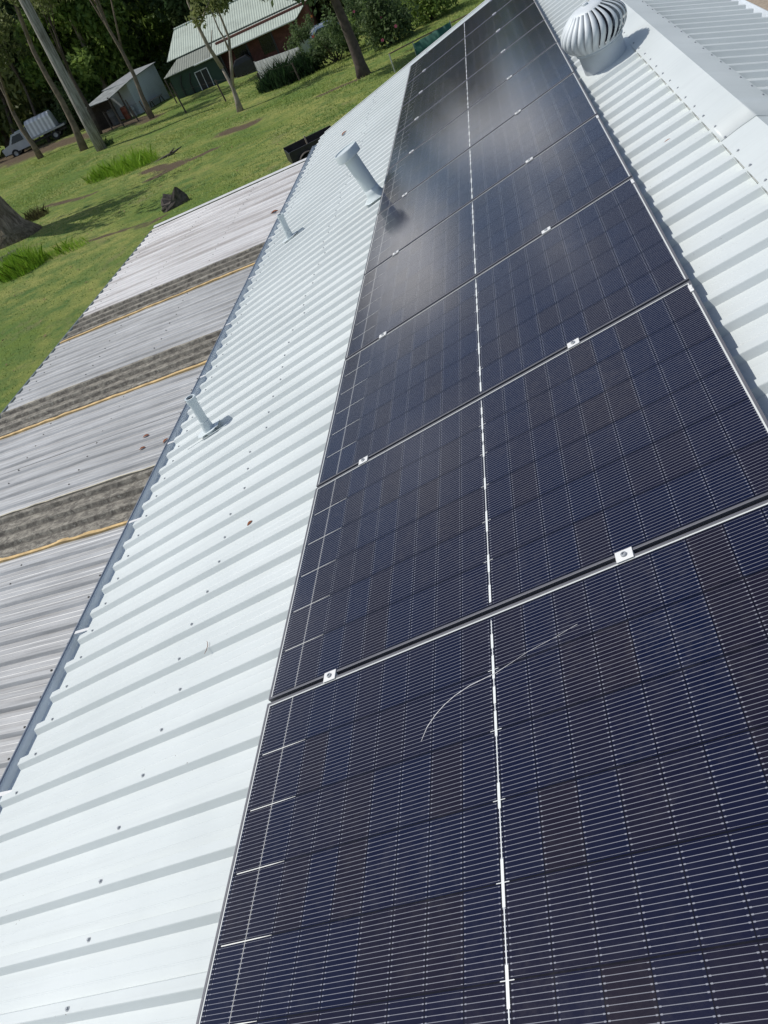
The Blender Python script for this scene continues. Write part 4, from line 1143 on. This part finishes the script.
# low white/grey corrugated wall
a = G(261, 79); b = G(306, 67); t = empty('low_wall', a); tag(t, 'low whitish corrugated garden wall behind the strappy plants', 'wall')
d = (b-a); mb = MB(); n = 60
for i in range(n+1):
    s = i/n; off = .02*math.sin(i*1.6); p = d*s; p.z = float(gz((a+p).x, (a+p).y)) - a.z
    mb.v += [(p.x, p.y+off, p.z-.2), (p.x, p.y+off, p.z+1.05+.12*s)]
    if i: mb.f.append((2*i-2, 2*i, 2*i+1, 2*i-1))
o = mb.build('wall_sheet', flat('pale_corrugated', (.42,.43,.43), .6, 0, .2, 2), t); so = o.modifiers.new('t','SOLIDIFY'); so.thickness = .03
for s in (0,.5,1):
    p = d*s; MB().box((p.x-.05,p.y+.04,p.z-.3),(p.x+.05,p.y+.14,p.z+1.1)).build('post', M_WOOD, t)

# ------------------------------------------------------------------ shed with open lean-to
b = G(141, 113); c_ = G(170, 97); yaw = math.atan2(c_.y-b.y, c_.x-b.x); Ls = (Vector((c_.x-b.x, c_.y-b.y))).length
t = empty('garden_shed', b, (0,0,yaw)); tag(t, 'grey corrugated shed with an open lean-to at its left end', 'shed')
M_SH = mat_lines('grey_corrugated_wall', (.48,.52,.53), (.60,.64,.65), 38)
hs = 2.35
mb = MB().add([(0,0,-.3),(Ls,0,-.4),(Ls,2.4,-.4),(0,2.4,-.3),(0,0,hs-.05),(Ls,0,hs+.15),(Ls,2.4,hs+.15),(0,2.4,hs-.05)], [(0,1,5,4),(1,2,6,5),(2,3,7,6),(3,0,4,7),(4,5,6,7)])
mb.build('wall', M_SH, t)
slab('roof', [(-.1,-.15,hs),(Ls+.15,-.15,hs+.2),(Ls+.15,2.5,hs+.3),(-.1,2.5,hs+.1)], .04, flat('pale_tin', (.33,.35,.36), .5, .2, .2, 2), None, t)
slab('lean_to_roof', [(-3.3,-.3,hs-.35),(.2,-.3,hs+.02),(.2,2.3,hs+.05),(-3.3,2.3,hs-.3)], .03, flat('rusty_tin', (.26,.28,.28), .6, .2, .35, 2), None, t)
for x_, y_ in ((-3.1,-.2),(-1.6,-.2),(-3.1,2.2),(-1.6,2.2)): MB().beam((x_,y_,-.3),(x_,y_,hs-.25),.09,.09,(0,1,0)).build('post', M_BARKD, t)
MB().box((-3.2,2.2,-.2),(0,2.25,hs-.5)).build('back_wall', M_BARKD, t)
for (x_, y_, r_, h_, col, nm, lb, ct) in ((-1.0,.6,.28,.9,(.30,.09,.05),'gas_bottle','rusty orange drum standing inside the open shed','drum'),
                                     (-2.3,.9,.30,1.1,(.10,.10,.10),'oil_drum','dark drum at the left end inside the open shed','drum'),
                                     (-.35,.35,.20,.7,(.38,.40,.40),'metal_bin','pale metal bin beside the grey shed wall','bin')):
    w_ = Matrix.Rotation(yaw, 4, 'Z') @ Vector((x_, y_, 0)) + b
    o = MB().lathe([(.001,h_+.02),(r_*.6,h_+.02),(r_,h_-.03),(r_+.015,h_-.04),(r_,h_-.06),(r_,h_*.62),(r_+.012,h_*.6),(r_,h_*.58),(r_,.02),(r_*.9,-.1)], 20).build(nm, flat(nm+'_paint', col, .6, .1, .3, 5), smooth=True)
    o.location = (w_.x, w_.y, float(gz(w_.x, w_.y))+.02); tag(o, lb, ct)

tb = empty('garden_bench', (G(160, 103).x, G(160, 103).y-.5, G(160, 103).z), (0,0,yaw)); tag(tb, 'low dark trestle bench against the grey shed wall', 'bench')
MB().box((-.9,-.2,.48),(.9,.2,.54)).build('seat', M_WOOD, tb)
for x_ in (-.75, .75):
    for s in (-1, 1): MB().beam((x_,s*.25,-.1),(x_,s*.08,.48),.06,.06,(1,0,0)).build('leg', M_BARKD, tb)
# ------------------------------------------------------------------ parked truck with a white covered tray
b = G(50, 142); t = empty('tray_truck', b, (0,0,R(16))); tag(t, 'white tray truck with a pale ribbed load cover parked under the trees', 'truck')
M_TW = flat('truck_white', (.42,.43,.44), .4, 0, .1, 2); M_CV = mat_lines('pale_cover', (.5,.5,.51), (.85,.85,.86), 16)
mb = MB().box((-1.4,-.95,.78),(2.2,.95,.92)); mb.build('tray', flat('alloy_tray', (.35,.36,.37), .45, .4, .1), t)
mb = MB().add([(-1.1,-.85,.93),(1.4,-.85,.93),(1.4,.85,.93),(-1.1,.85,.93),(-1.05,-.80,2.0),(1.35,-.80,2.0),(1.35,.80,2.0),(-1.05,.80,2.0),(-1.0,-.5,2.25),(1.3,-.5,2.25),(1.3,.5,2.25),(-1.0,.5,2.25)],
              [(0,1,5,4),(1,2,6,5),(2,3,7,6),(3,0,4,7),(4,5,9,8),(5,6,10,9),(6,7,11,10),(7,4,8,11),(8,9,10,11)]); mb.build('load_cover', M_CV, t, bevel=.05)
mb = MB()
cab = [(-3.9,.55),(-3.95,.95),(-3.1,1.12),(-2.55,1.75),(-1.6,1.78),(-1.45,.95),(-1.45,.5)]
n = len(cab)
for s in (-.88,.88): mb.v += [(x_, s*(.92 if z_ > 1.3 else 1), z_) for x_, z_ in cab]
mb.f += [tuple(range(n)), tuple(reversed(range(n, 2*n)))]+[(i, (i+1)%n, n+(i+1)%n, n+i) for i in range(n)]
mb.build('cab', M_TW, t, bevel=.05)
for s in (-1,1):
    MB().add([(-2.95,s*.885,1.12),(-1.7,s*.885,1.12),(-1.75,s*.835,1.66),(-2.5,s*.835,1.66)], [(0,1,2,3)]).build('window', flat('dark_window', (0,0,0)), t)
    MB().box((-3.97,s*.62-.16,.72),(-3.93,s*.62+.16,.9)).build('headlight', flat('lamp_glass', (.7,.7,.65), .1), t)
MB().box((-4.0,-.85,.42),(-3.88,.85,.58)).build('bumper', M_BLACK, t)
MB().box((-3.6,-.35,.45),(2.1,.35,.62)).build('chassis', M_BLACK, t)
def wheel(x_, y_, r_, w_, par, rimcol=(.35,.36,.37)):
    wl2 = MB().lathe([(r_*.55,-w_/2),(r_*.93,-w_/2),(r_,-w_*.35),(r_,w_*.35),(r_*.93,w_/2),(r_*.55,w_/2)], 24).build('wheel', M_RUBBER, par, smooth=True, autosm=True)
    wl2.location = (x_, y_, r_); wl2.rotation_euler = (R(90),0,0)
    MB().lathe([(.002,-w_*.30),(r_*.2,-w_*.32),(r_*.35,-w_*.18),(r_*.56,-w_*.42),(r_*.56,w_*.42),(r_*.35,w_*.18),(.002,w_*.3)], 20).build('rim', flat('rim_%d' % int(rimcol[0]*100), rimcol, .4, .6), wl2, smooth=True)
for x_ in (-3.0, 1.0):
    for s in (-.8,.8): wheel(x_, s, .36, .22, t)
# ------------------------------------------------------------------ silver car behind the shrubs
b = G(331, 47); t = empty('parked_car', b, (0,0,R(200))); tag(t, 'silver car half hidden by shrubs left of the leaning trunk', 'car')
prof_c = [(-2.1,.35),(-2.15,.75),(-1.9,.95),(-1.1,1.02),(-.5,1.42),(.7,1.45),(1.35,1.05),(2.0,.98),(2.1,.6),(2.05,.35)]
mb = MB(); n = len(prof_c); wy = [(.80 if z_ > 1.1 else .88) for _, z_ in prof_c]
for s in (-1,1): mb.v += [(x_, s*w_, z_) for (x_, z_), w_ in zip(prof_c, wy)]
mb.f += [tuple(range(n)), tuple(reversed(range(n, 2*n)))]+[(i, (i+1)%n, n+(i+1)%n, n+i) for i in range(n)]
mb.build('body', flat('silver_car_paint', (.48,.52,.58), .25, .5, .03), t, bevel=.06)
for s in (-1,1):
    MB().add([(-1.0,s*.872,1.03),(1.15,s*.872,1.05),(.62,s*.825,1.38),(-.46,s*.825,1.36)], [(0,1,2,3)]).build('window', flat('dark_window', (0,0,0)), t)
    for x_ in (-1.35, 1.3): wheel(x_, s*.8, .31, .2, t)
MB().add([(-1.13,-.72,1.03),(-1.13,.72,1.03),(-.55,.68,1.40),(-.55,-.68,1.40)], [(0,1,2,3)]).build('windscreen', flat('dark_window', (0,0,0)), t)
# ------------------------------------------------------------------ box trailer behind the roof
b = G(319, 161); t = empty('box_trailer', b, (0,0,R(202))); t.scale = (.85,.85,.85); tag(t, 'small black box trailer with open cage sides on the grass beside the roof', 'trailer')
M_TR = flat('trailer_black', (.022,.021,.022), .5, .1, .4, 6)
M_TRI = flat('trailer_grimy_inside', (.10,.085,.075), .8, .1, .4, 8)
tl, tw, z0, z1 = .98, .62, .34, .78
MB().box((-tl,-tw,z0),(tl,tw,z0+.03)).build('floor', M_TRI, t)
for s in (-1,1):
    MB().box((-tl,s*tw-.015,z0+.032),(tl,s*tw+.015,z1)).build('side_panel', M_TR, t)
    MB().box((s*tl-.015,-tw+.02,z0+.032),(s*tl+.015,tw-.02,z1-.02)).build('tailgate', M_TR, t)
    MB().beam((-tl,s*(tw+.0),z1+.02),(tl,s*(tw+.0),z1+.02),.05,.035).build('top_rail', M_TR, t)
    mb = MB(); n = 10   # arched mudguard
    for i in range(n+1):
        a = math.pi*i/n; mb.v += [(.42-.38*math.cos(a), s*(tw+.02), .30+.34*math.sin(a)), (.42-.38*math.cos(a), s*(tw+.27), .30+.34*math.sin(a))]
        if i: mb.f.append((2*i-2, 2*i, 2*i+1, 2*i-1))
    mb.add([(-.38,s*(tw+.27),.30)]+[(-.38*math.cos(math.pi*i/n), s*(tw+.27), .30+.34*math.sin(math.pi*i/n)) for i in range(1,n)]+[(.38,s*(tw+.27),.30),(.38,s*(tw+.27),.40),(-.38,s*(tw+.27),.40)][:1], [tuple(range(n+1))]) if False else None
    o = mb.build('mudguard', flat('mudguard_grey', (.075,.065,.06), .6, .1, .3), t); so = o.modifiers.new('t','SOLIDIFY'); so.thickness = .012
    wheel(.42, s*(tw+.14), .27, .17, t, (.12,.12,.12))
    for x_ in (-tl+.05,-.3,.35,tl-.05): MB().box((x_-.02,s*(tw+.035)-.015,z0),(x_+.02,s*(tw+.035)+.015,z1)).build('side_post', M_TR, t)
MB().beam((-tl,.45,.38),(-tl-1.0,0,.40),.06,.06).beam((-tl,-.45,.38),(-tl-1.0,0,.40),.06,.06).build('drawbar', M_TR, t)
MB().beam((.1,-.5,z0+.05),(.1,-.5,z1+.12),.05,.05,(0,1,0)).build('jack_stand', flat('pale_wood_stick', (.42,.34,.24), .8), t)

# ------------------------------------------------------------------ stumps, logs, rock
def lump(name, px, py, sx_, sy_, sz_, mat, label, cat, seed, spikes=False):
    b_ = G(px, py); g = np.random.default_rng(seed); mb = MB(); n = 14; m_ = 6
    for i in range(m_):
        s = i/(m_-1)
        for k in range(n):
            a = 2*math.pi*k/n; r_ = (1-.28*s**1.5)*(1+.14*math.sin(3*a+seed)+.08*g.normal())
            z_ = sz_*s*(1+(.35*math.sin(2*a+seed)+.15*g.normal() if (spikes and i >= m_-2) else .05*g.normal()))
            mb.v.append((sx_*r_*math.cos(a), sy_*r_*math.sin(a), z_-.08))
    for i in range(m_-1):
        for k in range(n): mb.f.append((i*n+k, i*n+(k+1)%n, (i+1)*n+(k+1)%n, (i+1)*n+k))
    c0 = len(mb.v); mb.v.append((0,0,sz_*(.62 if spikes else 1.0)-.08))
    for k in range(n): mb.f.append(((m_-1)*n+k, (m_-1)*n+(k+1)%n, c0))
    o = mb.build(name, mat); o.location = b_; o.rotation_euler = (0,0,.4); tag(o, label, cat); return o
M_CHAR = flat('charred_wood', (.085,.070,.058), .9, 0, .75, 7, .03)
lump('tree_stump', 176, 205, .52, .34, .42, M_CHAR, 'low charred tree stump on the lawn beyond the patio roof', 'stump', 3, True)
lump('rock', 13, 258, .50, .25, .30, M_CHAR, 'dark rock or log end beside the largest bright grass tuft', 'rock', 5)
b = G(168, 157); o = MB().tube([(-.75,-.1,.03),(-.2,0,.05),(.3,.02,.06),(.85,.12,.12)], [.05,.07,.06,.02], 9).tube([(.2,0,.12),(.45,-.2,.25)], [.05,.02], 6).build('fallen_log', M_CHAR, smooth=True)
o.location = b; o.rotation_euler = (0,0,R(30)); tag(o, 'short dark fallen branch lying on the lawn beyond the stump', 'log')
b = G(2, 321); 

# ------------------------------------------------------------------ wire fence
fp = [((96,118),(88,100)),((113,130),(103,112)),((125,127),(111,106)),((139,121),(125,100)),((150,118),(139,101)),((186,112),(170,83)),((177,103),(165,80)),((226,101),(215,80)),((265,92),(257,73)),((300,80),(292,63))]
plab = ['left end post','second post from the left','post in front of the dark shed opening','post before the shed bin','post by the thin straight trunk','dark post leaning near the grey shed corner','brace post at the grey shed corner','post left of the forked tree','post right of the forked tree','post among the strappy plants']
tops = []
for (p_, q_), lb in zip(fp, plab):
    b = G(*p_); e = up_to(b, *q_)
    o = MB().tube([(0,0,-.2), tuple(e)], [.055,.05], 8).build('fence_post', M_BARKD); o.location = b
    tag(o, 'dark wooden fence '+lb, 'fence post', 'posts of the wire fence along the lawn'); tops.append(b+e)
for a_, b_ in ((1,7),(7,8),(8,9)):
    PN = {1:'second left', 7:'forked-tree', 8:'right-hand', 9:'strappy-plant'}
    for fz in (.95,.55):
        pa = tops[a_]; pb = tops[b_]; ga = Vector((pa.x, pa.y, float(gz(pa.x, pa.y)))); gb = Vector((pb.x, pb.y, float(gz(pb.x, pb.y))))
        o = MB().tube([ga.lerp(pa, fz), gb.lerp(pb, fz)], .005, 5).build('fence_wire', M_BARKD); tag(o, ('upper' if fz > .7 else 'lower')+' fence wire between the '+PN[a_]+' and the '+PN[b_]+' fence posts', 'wire', 'wires of the fence along the lawn')
# rail fence and green tarpaulin at the right
a = G(395, 72); ea = up_to(a, 389, 54); b = G(452, 34); eb = up_to(b, 449, 24)
t = empty('rail_fence', a); tag(t, 'thin rusty pipe rail fence running behind the end of the white roof', 'fence')
MB().tube([(0,0,-.1), tuple(ea)], .03, 8).build('post', M_GALV, t)
MB().tube([tuple(b-a+Vector((0,0,-.1))), tuple(b-a+eb)], .03, 8).build('post', M_GALV, t)
d = (b+eb-a)-ea
MB().tube([tuple(ea), tuple(ea+d*.5+Vector((0,0,.02))), tuple(ea+d*1.5)], .028, 8).build('rail', flat('rusty_rail', (.20,.13,.09), .7, .2, .3), t)
b = G(416, 60); t = empty('green_tarpaulin', b); tag(t, 'dark green shade-cloth screen hung behind the farthest solar panel', 'tarpaulin')
pA = up_to(b, 413, 44); pB = up_to(b, 450, 22); pC = Vector((pB.x, pB.y, -.3)); mb = MB(); n = 24
for i in range(n+1):
    s = i/n; p = pA.lerp(pB, s); off = .012*math.sin(i*1.1)
    mb.v += [(p.x, p.y+off, p.z-.01*math.sin(i*.8)), (p.x, p.y+off*1.6, -.25)]
    if i: mb.f.append((2*i-2, 2*i, 2*i+1, 2*i-1))
o = mb.build('cloth', flat('green_shade_cloth', (.012,.085,.060), .7, 0, .15, 3), t, smooth=True); so = o.modifiers.new('t','SOLIDIFY'); so.thickness = .01
for p in (pA, pB): MB().tube([(p.x,p.y+.04,-.3),(p.x,p.y+.04,p.z+.05)], .025, 8).build('pole', M_GALV, t)

# street light beyond the trees
b = G(170, 62); e = up_to(b, 160, 8); e3 = up_to(b, 151, 10)
t = empty('street_lamp', b); tag(t, 'thin street lamp with a pale head in front of the trees beyond the shed', 'street lamp')
MB().tube([(0,0,-.2), tuple(e*.5), tuple(e)], [.08,.06,.045], 8).build('pole', M_GALV, t, smooth=True)
arm = e3-e; MB().tube([tuple(e), tuple(e+arm*.5+Vector((0,0,.1)))], .035, 6).build('arm', M_GALV, t)
MB().tube([tuple(e+arm*.45+Vector((0,0,.1))), tuple(e+arm*.8+Vector((0,0,.12))), tuple(e+arm*1.3+Vector((0,0,.06)))], [.06,.13,.07], 8).build('lamp_head', flat('lamp_head_grey', (.5,.52,.53), .4), t, smooth=True)
print('objects', len(bpy.data.objects))
